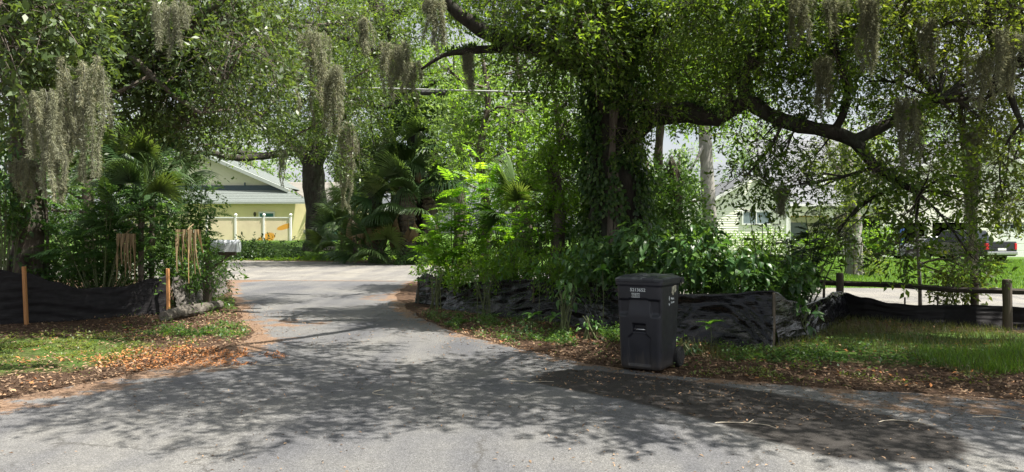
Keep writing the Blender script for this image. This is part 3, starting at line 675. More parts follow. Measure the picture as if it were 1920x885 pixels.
MB().box((-.082, fy(.9)-.0035, .872), (.018, fy(.9)+.001, .925)).build('number_sticker', M['sticker'], tb)
text('0530', .050, (-.032, fy(.9)-.006, .881), (R(90)+tilt, 0, 0), M['bin'], tb)
def sxx(z): return .248 + .030*(z-.03)/1.03
tx = math.atan(.048/1.03)
text('Waste', .040, (sxx(.84)+.002, .06, .835), (R(90), 0, R(90)), M['print'], tb, bold=.0006)
text('Service', .036, (sxx(.8)+.003, .065, .792), (R(90), 0, R(90)), M['print'], tb, bold=.0006)
em = MB()                                                     # arrow emblem: drop above a cupped hand
em.prism([(sxx(.83)+.001, -.045, .825), (sxx(.83)+.001, -.030, .850), (sxx(.83)+.001, -.060, .850)][::1], (.003, 0, 0))
em.prism([(sxx(.85)+.001, -.045, .885), (sxx(.85)+.001, -.030, .853), (sxx(.85)+.001, -.060, .853)], (.003, 0, 0))
em.prism([(sxx(.8)+.001, -.045, .765), (sxx(.8)+.001, -.018, .800), (sxx(.8)+.001, -.045, .790), (sxx(.8)+.001, -.072, .800)], (.003, 0, 0))
em.build('emblem', M['print'], tb)
bm = MB(); pts = [(.03, .93), (.045, .985), (.10, .995), (.12, 1.0), (.19, 1.0), (.20, .945), (.17, .915), (.13, .92), (.10, .885), (.06, .90)]  # fleck of sunlight on the bin's side, modelled as a thin cream plate
bm.prism([(sxx(z)+.0015, y-.02, z) for y, z in pts], (.003, 0, 0)); bm.build('sunlit_patch', M['sun_patch'], tb)

# ---------------- silt fences ----------------
def fabric_mat(n, c0, c1, rough, weave=False, spec=.5, streak=.0):
    m, t, bs, out = nmat(n); v = coords(t)
    nn = nz(t, v, 5, 6, .7)
    col = ramp(t, nn, [(.35, c0), (.7, c1)])
    t.links.new(col, bs.inputs['Base Color']); bs.inputs['Specular IOR Level'].default_value = spec
    t.links.new(ramp(t, nz(t, v, 12, 4), [(.3, (rough-.1,)*3), (.7, (rough+.15,)*3)]), bs.inputs['Roughness'])
    w1 = nz(t, coords(t, scale=(.55, .55, 2.6)), 5, 2, .45, .6)
    bump(t, w1, bs, .38 if not weave else .3, .045)
    tr = t.nodes.new('ShaderNodeBsdfTranslucent'); tr.inputs[0].default_value = (.04, .034, .032, 1)
    mx = t.nodes.new('ShaderNodeMixShader'); mx.inputs[0].default_value = .06
    t.links.new(bs.outputs[0], mx.inputs[1]); t.links.new(tr.outputs[0], mx.inputs[2]); t.links.new(mx.outputs[0], out.inputs[0]); return m
M['silt_shiny'] = fabric_mat('black_plastic_sheet', (.005, .005, .006), (.011, .011, .013), .20, spec=.42)
M['silt_matte'] = fabric_mat('black_woven_fabric', (.007, .006, .007), (.016, .014, .016), .62, True, .3)
M['silt_grey'] = fabric_mat('grey_weathered_fabric', (.07, .062, .055), (.17, .155, .14), .75, spec=.3)
M['stake'] = solid('stake_wood', (.46, .22, .085), .75, .3, 12, stretch=(1,1,.15), bmp=.3)
M['old_wood'] = solid('weathered_post', (.10, .082, .062), .9, .4, 14, stretch=(1,1,.12), bmp=.6, bscale=30)
M['old_wood_dark'] = solid('weathered_rail', (.055, .046, .038), .9, .4, 10, stretch=(.3,.3,1), bmp=.6, bscale=30)
def silt(t, pts, mat, wr=.05, fold=1.0, skirt=.10, seed=0, diag=0.0, fr=1.0, nv=30, step=.028):
    "pts: list of (x, y, top height, bottom height); hangs wrinkled sheet along them"
    P_ = [Vector((p[0], p[1], 0)) for p in pts]; path = []; tops = []
    n = len(P_); L = 0
    for i in range(n-1):
        k = max(2, int((P_[i+1]-P_[i]).length / step))
        for j in range(k):
            f = j/k; path.append(P_[i].lerp(P_[i+1], f)); g_ = f*f*(3-2*f) if True else f; tops.append(pts[i][2] + (pts[i+1][2]-pts[i][2])*g_)
    path.append(P_[-1]); tops.append(pts[-1][2])
    vs = []; s = 0; m_ = len(path)
    for i, p in enumerate(path):
        if i: s += (path[i]-path[i-1]).length
        a = path[max(0, i-3)]; b = path[min(m_-1, i+3)]; tg = (b-a).normalized(); nr = Vector((tg.y, -tg.x, 0))    # towards the viewer
        for j in range(nv+1):
            v = j/nv; z = tops[i]*v
            sag = .28*math.sin(s*2.1 + seed); q = Vector((s*.75*fr + v*.5, v*5.2*tops[i]*1.2 + s*sag*1.6 - diag*s*.4, seed))
            r1 = (1 - abs(noise.noise(q))*2.6)*1.1; r2 = 1 - abs(noise.noise(Vector((s*1.3*fr + v*1.2, v*9 - s*2.2 + sag*3, seed+9))))*2.4
            r3 = noise.noise(Vector((s*2.4*fr, v*7*fr, seed+20)))
            mk = .25 + .75*max(0, min(1, .5 + 1.6*noise.noise(Vector((s*.8, v*1.2, seed+33))) + .5*(.5-v))); off = wr*fold*(r1*.60*mk + r2*.30*mk*mk + r3*.55 + .9*noise.noise(Vector((s*.6, v*.9, seed+40)))) * (.35 + .65*math.sin(math.pi*min(1, (1-v)*.85+.1))) + skirt*(1-v)**2
            zz = z + noise.noise(Vector((s*2.5, 0, seed+4)))*.02*v + noise.noise(Vector((s*9, v*4, seed+7)))*.006
            vs.append(p + nr*off + Vector((0, 0, max(.0, zz) + (.004 if j == 0 else 0))))
    k = nv+1; fs = [(i*k+j, (i+1)*k+j, (i+1)*k+j+1, i*k+j+1) for i in range(m_-1) for j in range(nv)]
    o = MB().add(vs, fs).build('fabric', mat, t, smooth=True, world=True)
    md = o.modifiers.new('thick', 'SOLIDIFY'); md.thickness = .003; return o
def stakeobj(t, x, y, h, r=.02, lean=(0, 0), mat='stake', name='stake'):
    mb = MB(); n = 8
    for i in range(n):
        a, b = i/n, (i+1)/n
    x0, y0 = x, y
    mb.add([(x0-r + lean[0]*k*h, y0-r*.6*0 - (r if q in (0, 1) else -r) + lean[1]*k*h, -.05 + k*(h+.05)) if q in (0, 3) else (x0+r + lean[0]*k*h, y0 - (r if q in (0, 1) else -r) + lean[1]*k*h, -.05 + k*(h+.05)) for k in (0, 1) for q in range(4)],
           [(0,1,2,3)[::-1], (4,5,6,7), (0,1,5,4), (1,2,6,5), (2,3,7,6), (3,0,4,7)])
    return mb.build(name, M[mat], t, bevel=.004, world=True)
def gp(px, py):
    "ground point seen at a photo pixel"
    d = CH * F / (py - HZ); return ((px-960)/F*d, d)
def topz(px, py, d): return CH - (py-HZ)/F*d
def frow(rows):
    out = []
    for px, pyb, pyt in rows:
        x, y = gp(px, pyb); out.append((x, y, topz(px, pyt, y), 0))
    return out
GS = 'black silt fences round the overgrown lots'
s1 = thing('silt_fence', 'matte black silt fence with two orange wooden stakes on the left verge', 'silt fence', (*gp(150, 604), 0), 0, GS)
silt(s1, frow([(-160, 620, 500), (-60, 614, 498), (0, 611, 506), (50, 608, 512), (100, 605, 528), (160, 601, 541), (230, 597, 536), (290, 594, 522), (318, 592, 514)]), M['silt_matte'], wr=.028, seed=2, diag=1.2, fr=.8, skirt=.05)
x, y = gp(52, 611); stakeobj(s1, x, y-.03, 1.03, .026, (-.045, 0)); x, y = gp(319, 594); stakeobj(s1, x, y-.07, .93, .026, (-.015, 0))
s2 = thing('silt_fence', 'crumpled grey torn silt fence by the mailbox post at the left corner of the drive', 'silt fence', (*gp(372, 565), 0), 0, GS)
silt(s2, frow([(322, 592, 520), (345, 583, 514), (366, 574, 516), (384, 563, 500), (402, 556, 498), (420, 548, 490)]), M['silt_grey'], wr=.10, seed=5, fr=2.4, skirt=.12)
x, y = gp(421, 548); stakeobj(s2, x, y-.02, .80, .03, (.05, 0), 'old_wood')
s3 = thing('silt_fence', 'glossy wrinkled black plastic silt fence behind the wheeled bin, right of the drive', 'silt fence', (*gp(1150, 625), 0), 0, GS)
silt(s3, frow([(783, 568, 520), (800, 570, 512), (820, 573, 520), (838, 575, 512), (850, 577, 530)]), M['silt_shiny'], wr=.04, seed=8, fr=1.0, skirt=.08)
silt(s3, frow([(846, 577, 532), (900, 586, 529), (960, 594, 524), (1000, 600, 524), (1060, 608, 531), (1110, 616, 529), (1150, 624, 533), (1220, 634, 544), (1300, 643, 552), (1370, 648, 550), (1420, 652, 546), (1452, 654, 544)]), M['silt_shiny'], wr=.075, seed=3, diag=.8, fr=1.0, skirt=.26)
silt(s3, frow([(1450, 654, 546), (1480, 645, 562), (1510, 636, 572), (1540, 622, 560), (1562, 610, 546), (1588, 602, 548)]), M['silt_shiny'], wr=.035, seed=6, fr=.8, skirt=.10)
for px, pb, h_ in ((784, 570, .62), (850, 579, .58), (1000, 602, .64), (1452, 656, .78), (1546, 612, .78)):
    x, y = gp(px, pb); stakeobj(s3, x, y+.04 if px != 784 else y-.03, h_, .018, (.01, 0), 'old_wood')
s4 = thing('silt_fence', 'black silt fence sagging along the foot of the wooden rail fence at right', 'silt fence', (*gp(1760, 612), 0), 0, GS)
silt(s4, frow([(1584, 601, 548), (1620, 604, 557), (1670, 607, 568), (1720, 610, 572), (1770, 612, 571), (1830, 616, 572), (1888, 618, 574), (1950, 622, 578), (2060, 628, 584)]), M['silt_matte'], wr=.035, seed=12, diag=.6, fr=1.0, skirt=.10)
for px, pb, h_ in ((1762, 611, .54), (1700, 608, .47)):
    x, y = gp(px, pb); stakeobj(s4, x, y+.06, h_, .012, (0, 0), 'old_wood')

# ---------------- wooden post and rail fence ----------------
rf = thing('rail_fence', 'weathered low timber post and rail fence between the verge and the side street', 'fence', (6.3, 14.2, 0))
posts = [(9.84, 9.92), (8.07, 12.06), (6.30, 14.20), (4.53, 16.34)]
for i, (x, y) in enumerate(posts):
    h_ = .845 + .01*(i % 2); pr = [Vector((x + .01*math.sin(z*3+i), y, z)) for z in (-.1, .2, .45, .7, h_-.03, h_)]
    MB().tube(pr, [.072, .070, .068, .070, .068, .060], 14, .06, 6, seed=i).build('post', M['old_wood'], rf, smooth=False, world=True)
for i in range(3):
    a = Vector((*posts[i], .645)); b = Vector((*posts[i+1], .650)); dr_ = (b-a).normalized(); sd_ = Vector((dr_.y, -dr_.x, 0))*-1
    if sd_.y < 0: sd_ = -sd_
    o_ = sd_*.105
    path = [a.lerp(b, k/10) + o_ + Vector((0, 0, .012*math.sin(k*.9+i*2))) for k in range(11)]
    path[0] -= dr_*-.02; MB().tube(path, .052, 6, .08, 5, seed=i+5).build('rail', M['old_wood_dark'], rf, world=True)

# ---------------- mailbox ----------------
M['mail_white'] = solid('white_enamel', (.66, .69, .73), .35, .08, 6)
x, y = gp(389, 560); y = 16.0; x = (389-960)/F*y
mbx = thing('mailbox', 'large white mailbox on a dark timber post at the left corner of the drive', 'mailbox', (x, y, 0))
MB().box((-.075, -.075, -.1), (.075, .075, 1.42)).build('post', M['old_wood'], mbx, bevel=.012)
MB().lathe([(.095, 1.42), (.10, 1.45), (.06, 1.50), (.02, 1.53)], n=12).build('post_cap', M['old_wood'], mbx)
MB().box((.075, -.05, 1.13), (.62, .05, 1.20)).build('arm', M['old_wood'], mbx, bevel=.006)
MB().prism([(.075, -.035, .80), (.075, -.035, .90), (.42, -.035, 1.13), (.50, -.035, 1.13)], (0, .07, 0)).build('brace', M['old_wood'], mbx)
pf = [(-.13, 0), (.13, 0), (.13, .15)] + [(.13*math.cos(a), .15+.11*math.sin(a)) for a in [math.pi*i/12 for i in range(1, 12)]] + [(-.13, .15)]
bx = MB().prism([(.10, p, 1.205+q) for p, q in pf], (.56, 0, 0)).build('mail_case', M['mail_white'], mbx, bevel=.008)
MB().prism([(.66, p*1.04, 1.202+q*1.03) for p, q in pf], (.02, 0, 0)).build('front_door', M['mail_white'], bx)
MB().box((.68, -.02, 1.40), (.70, .02, 1.43)).build('door_tab', M['chrome'], bx)
MB().box((.30, -.148, 1.34), (.44, -.136, 1.38)).build('flag', M['mail_white'], bx)

# ---------------- fallen log ----------------
a = Vector((*gp(308, 606), .11)); b = Vector((*gp(412, 580), .10))
lg = MB(); pth, rr = smooth_path([(a, .095), (a.lerp(b, .3)+Vector((0, 0, .02)), .115), (a.lerp(b, .65), .11), (b, .085)], .07)
lg.tube(pth, rr, 16, .16, 5); stub = a.lerp(b, .45); lg.tube([stub, stub+Vector((.05, -.05, .16))], [.035, .02], 8)
M['log'] = bark('log_bark', (.045, .038, .03), (.15, .135, .115), scale=6, stretch=(1.5, .5, 1.5))
tag(lg.build('fallen_log', M['log']), 'weathered pale log lying in leaf litter at the left edge of the drive', 'log')

# ---------------- overhead cable ----------------
M['cable'] = solid('cable_sheath', (.36, .37, .36), .5, .1, 3); M['cable_dark'] = solid('splice_case', (.03, .03, .03), .6, .1, 3)
cb = thing('overhead_cable', 'pale overhead service cable with a dark splice case, strung through the trees', 'cable', (0, 18.5, 5.2))
pa = P(120, 146, 18.5); pb = P(2100, 190, 18.5)
pth = [pa.lerp(pb, k/24) - Vector((0, 0, .35*math.sin(math.pi*k/24)*0 - .0)) for k in range(25)]
pth = [p - Vector((0, 0, .10*(1-((k-12)/12)**2))) for k, p in enumerate(pth)]
MB().tube(pth, .022, 8).build('cable', M['cable'], cb, world=True)
p0 = pth[9] - Vector((0, 0, .06)); p0.x = (812-960)/F*18.5
MB().tube([p0 - Vector((.32, 0, 0)), p0 - Vector((.28, 0, 0)), p0 + Vector((.28, 0, 0)), p0 + Vector((.32, 0, 0))], [.03, .065, .065, .03], 12).build('splice_case', M['cable_dark'], cb, world=True)
# ---------------- trees ----------------
def nearest(nodes, p):
    best = None; bd = 1e9
    for q, r in nodes:
        d = (q - p).length + .35 * max(0, q.z - p.z)
        if d < bd: bd = d; best = (q, r)
    return best
def tree(name, label, trunk, limbs, blobs, leaf, barkm, ls=.07, dens=1.0, group=None, twigs=True, rough=.12, n=14, vine=None, aspect=.45, droop=.35, limb_names=True, brr=1.0, step=.25, flat=.8, connect=True, fern=0):
    """trunk: [(Vector, r)...]; limbs: list of the same; blobs: (Vector, r) masses of leaves joined to the wood by branches"""
    base = trunk[0][0]; t = thing(name, label, 'tree', tuple(base), 0, group)
    nodes = []
    pth, rr = smooth_path(trunk, step); mb = MB(); mb.tube(pth, rr, n, rough, 2.2, seed=base.x); mb.build('trunk', M[barkm], t, smooth=True, world=True)
    nodes += list(zip(pth[len(pth)//3:], rr[len(pth)//3:]))
    for lb in limbs:
        p2, r2 = smooth_path(lb, step); MB().tube(p2, r2, max(7, n-4), rough, 3.0, seed=base.y).build('limb', M[barkm], t, smooth=True, world=True); nodes += list(zip(p2[1:], r2[1:]))
    lv = Leaves(); tw = [] if twigs else None; br = MB()
    if fern:
        fl = Leaves()
        for lb in limbs:
            p2, r2 = smooth_path(lb, .05)
            A = np.array([tuple(p) for p in p2]); Rr = np.array(r2); n_ = int(len(p2)*fern); k_ = rng.integers(0, len(p2), n_); cl = np.array([noise.noise((a[0]*1.5, a[1]*1.5, a[2]*1.5)) for a in A])[k_]
            ok = (cl > -.12) & (Rr[k_] > .04); k_ = k_[ok]; n_ = len(k_); an = rng.normal(size=n_)*.75
            tg = unit(np.gradient(A, axis=0))[k_]; sdv = unit(np.cross(tg, np.array([0, 0, 1.]))); up_ = np.cross(sdv, tg)
            dr = sdv*np.sin(an)[:, None] + up_*np.cos(an)[:, None]; b_ = A[k_] + dr*(Rr[k_]*.98)[:, None]
            L = rng.uniform(.04, .10, n_); fl.add(b_, dr*.8 + rnd_dirs(n_)*.7, rnd_dirs(n_), L, L*.4, rng.random(n_))
        fl.build('limb_ferns', M['vine_leaf'], t)
    for bl in blobs:
        c, r = bl[0], bl[1]; dd = bl[2] if len(bl) > 2 else 1.0
        cc = blob(lv, c, r, bl[3] if len(bl) > 3 else ls, dens*dd, twigs=tw, aspect=aspect, droop=droop, flat=flat)
        if connect:
            q, rq = nearest(nodes, c); L = (c - q).length
            mid = q.lerp(c, .5) + Vector(rnd_dirs(1)[0]) * L * .14 + Vector((0, 0, L*.08)); rb = min(rq*.7, (.012 + .020*L) * brr)
            bp, brd = smooth_path([(q, rb), (mid, rb*.75), (Vector(c), rb*.45)], max(.2, L/8)); br.tube(bp, brd, 6, .1, 5)
            for s in cc[::2]:
                s = Vector(s); k = bp[int(len(bp)*random.uniform(.35, .999))]
                m_ = k.lerp(s, .5) + Vector(rnd_dirs(1)[0]) * (s-k).length*.15; br.tube([k, m_, s], [rb*.4, rb*.28, rb*.12], 4)
    if br.v: o = br.build('branches', M[barkm if barkm != 'bark_pale' else 'twig'], t, world=True); o['kind'] = 'stuff'
    if tw:
        tb_ = MB()
        for a, b, r in tw: tb_.tube([a, b], [r, r*.5], 3, cap=False)
        o = tb_.build('twigs', M['twig'], t, world=True); o['kind'] = 'stuff'
    lv.build('crown', M[leaf], t)
    if vine:
        vl = Leaves(); vm, vls, cnt, zmax = vine
        idx = rng.integers(0, len(pth)-1, cnt); f = rng.random(cnt)[:, None]
        A = np.array([tuple(p) for p in pth]); Rr = np.array(rr)
        c = A[idx]*(1-f) + A[idx+1]*f; ang = rng.random(cnt)*2*np.pi; dr = np.stack([np.cos(ang), np.sin(ang), rng.normal(size=cnt)*.15], 1)
        clump = np.array([noise.noise((a[0]*2+b_*1.3, a[1]*2, a[2]*1.4)) for a, b_ in zip(c + dr*.4, ang)])
        keep = clump > -.16
        off = (Rr[idx] * 1.10 + rng.random(cnt)**1.5 * (.12 + .75*np.clip(clump, 0, 1)))[:, None]
        b_ = (c + dr*off)[keep]; dd_ = (rnd_dirs(cnt)*.8 + np.array([0, 0, -1.]) + dr*.5)[keep]; nn = (dr + rnd_dirs(cnt)*.5)[keep]
        L = vls*rng.uniform(.6, 1.3, len(b_)); vl.add(b_, dd_, nn, L, L*.62, rng.random(len(b_)))
        vl.build('climbing_vine', M[vm], t)
        vs_ = MB()
        for q in range(int(4 + cnt/900)):
            a0 = q*2.1; pp = []
            for k in range(0, len(pth), 2):
                a_ = a0 + .5*noise.noise((k*.08, q, 0)) + .02*k; rr_ = rr[k]*1.10 + .02
                pp.append(pth[k] + Vector((math.cos(a_)*rr_, math.sin(a_)*rr_, 0)))
            vs_.tube(pp, [.022*(1-.6*i/len(pp)) for i in range(len(pp))], 5, .2, 8)
        vs_.build('vine_stems', M['twig'], t, world=True)['kind'] = 'stuff'
    return t
def V3(*a): return Vector(a)
def B(px, py, d, r, k=1.0): return (P(px, py, d), r, k)
def gpt(px, d, dz=0): x = (px-960)/F*d; return Vector((x, d, hgt(x, d)-.15+dz))
def rb(n, x0, x1, y0, y1, d0, d1, r0, r1):
    "a spread of foliage masses through a pixel window and a depth range, stratified"
    out = []; nx_ = max(1, round(math.sqrt(n * abs(x1-x0) / max(1, abs(y1-y0))))); ny_ = max(1, math.ceil(n / nx_))
    for j in range(ny_):
        for i in range(nx_):
            out.append(B(x0+(x1-x0)*(i+random.random())/nx_, y0+(y1-y0)*(j+random.random())/ny_, random.uniform(d0, d1), random.uniform(r0, r1)))
    return out
def rbw(n, X0, X1, Y0, Y1, Z0, Z1, r0, r1, k=1.0):
    out = []; nx_ = max(1, round(math.sqrt(n*abs(X1-X0)/abs(Y1-Y0)))); ny_ = math.ceil(n/nx_)
    for j in range(ny_):
        for i in range(nx_):
            out.append((Vector((X0+(X1-X0)*(i+random.random())/nx_, Y0+(Y1-Y0)*(j+random.random())/ny_, random.uniform(Z0, Z1))), random.uniform(r0, r1), k))
    return out

# big vine-covered oak in the middle
co_tr = [(V3(2.0, 14.3, -.2), .62), (P(1158, 430, 14.3), .50), (P(1150, 300, 14.2), .44), (P(1150, 180, 14), .42), (P(1130, 60, 13.8), .40), (P(1110, -60, 13.5), .36), (P(1130, -220, 13.3), .26), (P(1150, -360, 13.2), .14)]
co_l = [
 [(P(1165, 270, 14.1), 0.233), (P(1215, 222, 13.8), 0.215), (P(1290, 212, 13.3), 0.189), (P(1345, 222, 13), 0.153), (P(1400, 188, 12.8), 0.135), (P(1440, 215, 12.6), 0.135), (P(1500, 235, 12.4), 0.125), (P(1560, 248, 12.3), 0.121), (P(1605, 266, 12.2), 0.108), (P(1640, 312, 12.0), 0.076), (P(1690, 345, 11.8), 0.059), (P(1722, 362, 11.6), 0.036)],
 [(P(1600, 264, 12.2), 0.099), (P(1650, 240, 12.1), 0.090), (P(1700, 215, 12), 0.071), (P(1760, 190, 12), 0.049), (P(1850, 185, 11.8), 0.026)],
 [(P(1400, 190, 12.8), 0.108), (P(1392, 150, 12.8), 0.099), (P(1420, 90, 12.7), 0.090), (P(1470, 20, 12.6), 0.071), (P(1520, -60, 12.5), 0.045)],
 [(P(1148, 170, 14), 0.200), (P(1080, 120, 13.6), 0.176), (P(990, 85, 13.2), 0.160), (P(930, 70, 13), 0.136), (P(880, 40, 12.8), 0.120), (P(845, 10, 12.7), 0.104), (P(810, -60, 12.6), 0.072)],
 [(P(985, 88, 13.2), 0.104), (P(920, 92, 13.1), 0.080), (P(870, 96, 13.0), 0.064), (P(830, 104, 13), 0.040), (P(790, 130, 13), 0.020)],
 [(P(1160, 120, 13.9), 0.176), (P(1220, 60, 13), 0.144), (P(1290, 10, 12), 0.120), (P(1400, -80, 11), 0.088), (P(1550, -160, 10), 0.056)],
 [(P(1120, 0, 13.5), 0.160), (P(1050, -120, 12), 0.120), (P(960, -240, 10.5), 0.080), (P(850, -340, 9.5), 0.048)],
 [(P(1560, 250, 12.3), .07), (P(1590, 190, 12.2), .06), (P(1570, 100, 12.2), .05), (P(1560, 30, 12), .04), (P(1600, -60, 12), .03)],
]
co_b = rb(10, 1200, 1650, -40, 60, 11, 13.5, .6, .9) + [(a, r, .8) for a, r, k in rb(15, 1220, 1650, 60, 190, 13.3, 15.5, .6, .9)] + rb(9, 960, 1210, -40, 100, 11.8, 13.2, .6, .9) + rb(5, 830, 1000, -60, 10, 13.6, 14.5, .45, .65) \
  + [(P(x, y, d), r, k*(.85 if y < 280 or x < 1560 else .42), .075 if x < 1560 else .095) for x, y, d, r, k in ((1400, 330, 12.4, .45, .9), (1470, 300, 12.3, .5, .9), (1500, 345, 12.0, .42, .9), (1530, 290, 12.7, .45, .8), (1700, 400, 11.4, .26, .8),
      (1740, 330, 11.5, .42, .7), (1810, 380, 11.1, .26, .6), (1820, 480, 10.9, .24, 1), (1730, 290, 12.6, .5, .8), (1660, 220, 12.8, .5, .8), (1430, 260, 12.6, .5, .8), (1850, 340, 11.3, .33, .7), (1690, 465, 11.4, .16, 1), (1712, 365, 11.8, .34, 1), (1670, 330, 12, .32, 1), (1570, 440, 12.2, .25, 1))]
co_b += [(a, r, .9, .10) for a, r, k in rb(8, 960, 1320, -280, -90, 12, 14.5, .85, 1.15) + rb(7, 1340, 1760, -300, -120, 11.5, 14.5, .8, 1.05)]  # unseen upper crown, added to darken the boughs below
co_b += [(P(x, y, d), r, .5, .07) for x, y, d, r in ((1240, 205, 12.9, .24), (1375, 180, 12.2, .26), (1500, 200, 12.3, .26), (1640, 320, 11.6, .22), (1700, 190, 11.6, .26), (1420, 120, 12.2, .3), (1580, 140, 11.7, .26), (1200, 180, 13.1, .35), (1180, 260, 13.3, .3), (950, 40, 12.6, .22))]
co_sh = [(a, r, k, .11) for a, r, k in rbw(38, -1.1, 10.5, 5.1, 9.7, 5.6, 6.9, .7, .95, 1.15) + rbw(10, 4.5, 11, 12.5, 18, 6.8, 8.5, 1.0, 1.4, 1.5) if random.random() < .88] + [(Vector(q), .75, 1.2, .11) for q in ((4.6, 5.6, 6.2), (5.7, 5.1, 5.9), (5.2, 6.4, 6.3), (6.6, 5.6, 6.4), (7.4, 5.2, 6.0), (3.6, 6.4, 6.1))] + [(a, r, k, .10) for a, r, k in rbw(9, 6.5, 12, 10.8, 13.2, 5.9, 7.2, .7, .95, 1.3)]  # unseen crown masses, added to cast dappled shade on road and verge
tree('oak_tree', 'huge dark oak wrapped in climbing vines, behind the silt fence left of the wheeled bin', co_tr, co_l, co_b + co_sh, 'oak_leaf', 'bark_dark', .075, 1.0, vine=('vine_leaf', .10, 30000, 6), fern=13, n=20, rough=.13)
tree_sh = None

# oak overhead at left
nl_tr = [(V3(-9.3, 14.2, -.2), .34), (P(52, 380, 14), .26), (P(48, 250, 13.8), .24), (P(60, 120, 13.3), .22), (P(90, 0, 12.8), .2), (P(110, -160, 12.2), .14), (P(120, -300, 12), .09)]
nl_l = [[(P(60, 120, 13.3), .14), (P(150, 60, 12.4), .10), (P(240, 20, 12), .075), (P(350, 40, 11.6), .05), (P(430, -10, 11.2), .03)],
        [(P(70, 60, 13.1), .14), (P(30, 20, 11), .12), (P(20, -20, 9.5), .09), (P(60, -60, 8.2), .06), (P(160, -120, 7.4), .04)],
        [(P(200, 48, 11.5), .08), (P(260, 120, 11.4), .06), (P(330, 180, 11.2), .045), (P(380, 215, 11), .03)],
        [(P(90, 0, 12.8), .14), (P(220, -80, 11.5), .11), (P(400, -130, 10.5), .09), (P(560, -180, 9.8), .06)]]
nl_l += [[(P(90, 0, 12.8), .13), (P(260, -30, 13.8), .11), (P(420, 5, 15.2), .085), (P(560, 50, 16.5), .06), (P(680, 30, 17.5), .035)], [(P(420, 5, 15.2), .06), (P(500, 110, 15.6), .06), (P(600, 170, 16.2), .04), (P(650, 220, 16.6), .025)]]
nl_b = [(P(x, y, d), r, k, .075) for x, y, d, r, k in ((480, 20, 15, .9, .9), (540, 70, 15.5, .8, .9), (600, 20, 16.3, .9, .9), (660, 60, 16.8, .8, .8), (720, 10, 17.4, .8, .8), (520, 150, 15.5, .7, .8), (590, 130, 16, .7, .8), (560, 210, 16, .6, .7), (640, 190, 16.5, .6, .7), (600, 265, 16.3, .45, .7), (490, 220, 15.5, .5, .7), (690, 130, 17, .6, .7), (660, 290, 16.8, .4, .6), (530, 270, 16, .3, .6))]
nl_b += rb(6, -40, 130, -40, 150, 8.2, 10, .6, .85) + rb(16, 110, 470, -50, 150, 11.4, 12.7, .75, 1.0) + [B(x, y, d, r, k) for x, y, d, r, k in ((20, 120, 8.6, .6, 1), (90, 170, 9.5, .6, 1), (180, 150, 11.6, .65, 1), (250, 160, 12, .6, .9), (340, 170, 12, .55, .9), (300, 110, 11.8, .8, 1), (420, 150, 11, .65, 1), (440, 210, 11.6, .45, .8), (150, 210, 11, .4, .7), (20, 200, 11.5, .45, .8), (460, 80, 10.6, .7, 1), (-20, 60, 8, .7, 1), (350, 240, 11.6, .28, .7))]
nl_sh = []
tree('oak_tree', 'leafy oak with a slim mossy trunk at the far left edge', nl_tr, nl_l, nl_b, 'oak_leaf_dark', 'bark_oak', .088, 1.0, rough=.15, fern=16, vine=('vine_leaf', .11, 1600, 4))

# dark oak beyond the street mouth, behind the palms
so_tr = [(gpt(778, 40.5), .95), (P(785, 440, 40.5), .66), (P(787, 380, 40.5), .60), (P(788, 300, 40.5), .56), (P(768, 200, 40), .50), (P(742, 110, 39.5), .46), (P(715, 40, 39), .4), (P(690, -60, 38), .32), (P(670, -200, 37), .2)]
so_l = [[(P(745, 120, 39.5), .3), (P(690, 90, 38), .26), (P(620, 60, 37), .22), (P(540, 30, 36), .16)],
        [(P(765, 190, 40), .26), (P(700, 200, 39), .2), (P(640, 170, 38), .16), (P(590, 120, 37), .12)],
        [(P(715, 40, 39), .3), (P(800, 0, 38), .24), (P(900, -60, 36), .18)]]
so_b = [(a, r, .65) for a, r, k in rb(26, 600, 880, -40, 210, 34, 42, 1.3, 2.0)] + [B(700, 270, 38, 1.2, .8), B(640, 300, 39, 1.0, .7), B(840, 220, 39, 1.5, .8), B(720, 330, 40, 1.0, .7)]
tree('oak_tree', 'tall dark-trunked oak rising straight behind the cabbage palms beyond the street', so_tr, so_l, so_b, 'oak_leaf', 'bark_dark', .16, .9, rough=.18, twigs=False, step=.5)

# the large oak on the lawn by the yellow house
D = 51.0
tk = [(gpt(597, D), 1.35), (gpt(596, D, .35), .98), (gpt(594, D, .9), .80), (P(592, 420, D), .72), (P(590, 350, D), .70), (P(588, 310, D), .72), (P(592, 270, D), .55), (P(600, 200, D), .42), (P(610, 100, D), .3), (P(620, 0, D), .18)]
lk = [[(P(586, 320, D), .5), (P(570, 290, D), .42), (P(545, 262, D), .34), (P(500, 240, D-2), .24), (P(450, 215, D-4), .12)],
      [(P(592, 310, D), .45), (P(615, 270, D), .36), (P(640, 220, D-1), .28), (P(680, 160, D-2), .15)],
      [(P(560, 282, D), .26), (P(500, 292, D-5), .22), (P(440, 296, D-9), .18), (P(390, 286, D-12), .13), (P(350, 290, D-14), .06)],
      [(P(500, 292, D-5), .16), (P(440, 284, D-8), .14), (P(400, 272, D-10), .08), (P(350, 274, D-12), .04)]]
bk = rb(26, 420, 780, -20, 262, 43, 53, 1.7, 2.6) + [B(360, 255, 38, 1.1, .6), B(450, 265, 41, 1.0, .7), B(530, 270, 46, 1.0, .8), B(660, 280, 50, 1.2, .8), B(640, 240, 49, 1.4, 1)]
tree('oak_tree', 'broad oak with a thick flared trunk on the lawn in front of the yellow house', tk, lk, bk, 'oak_leaf', 'bark_dark', .17, .9, rough=.16, n=22, twigs=False, step=.5)

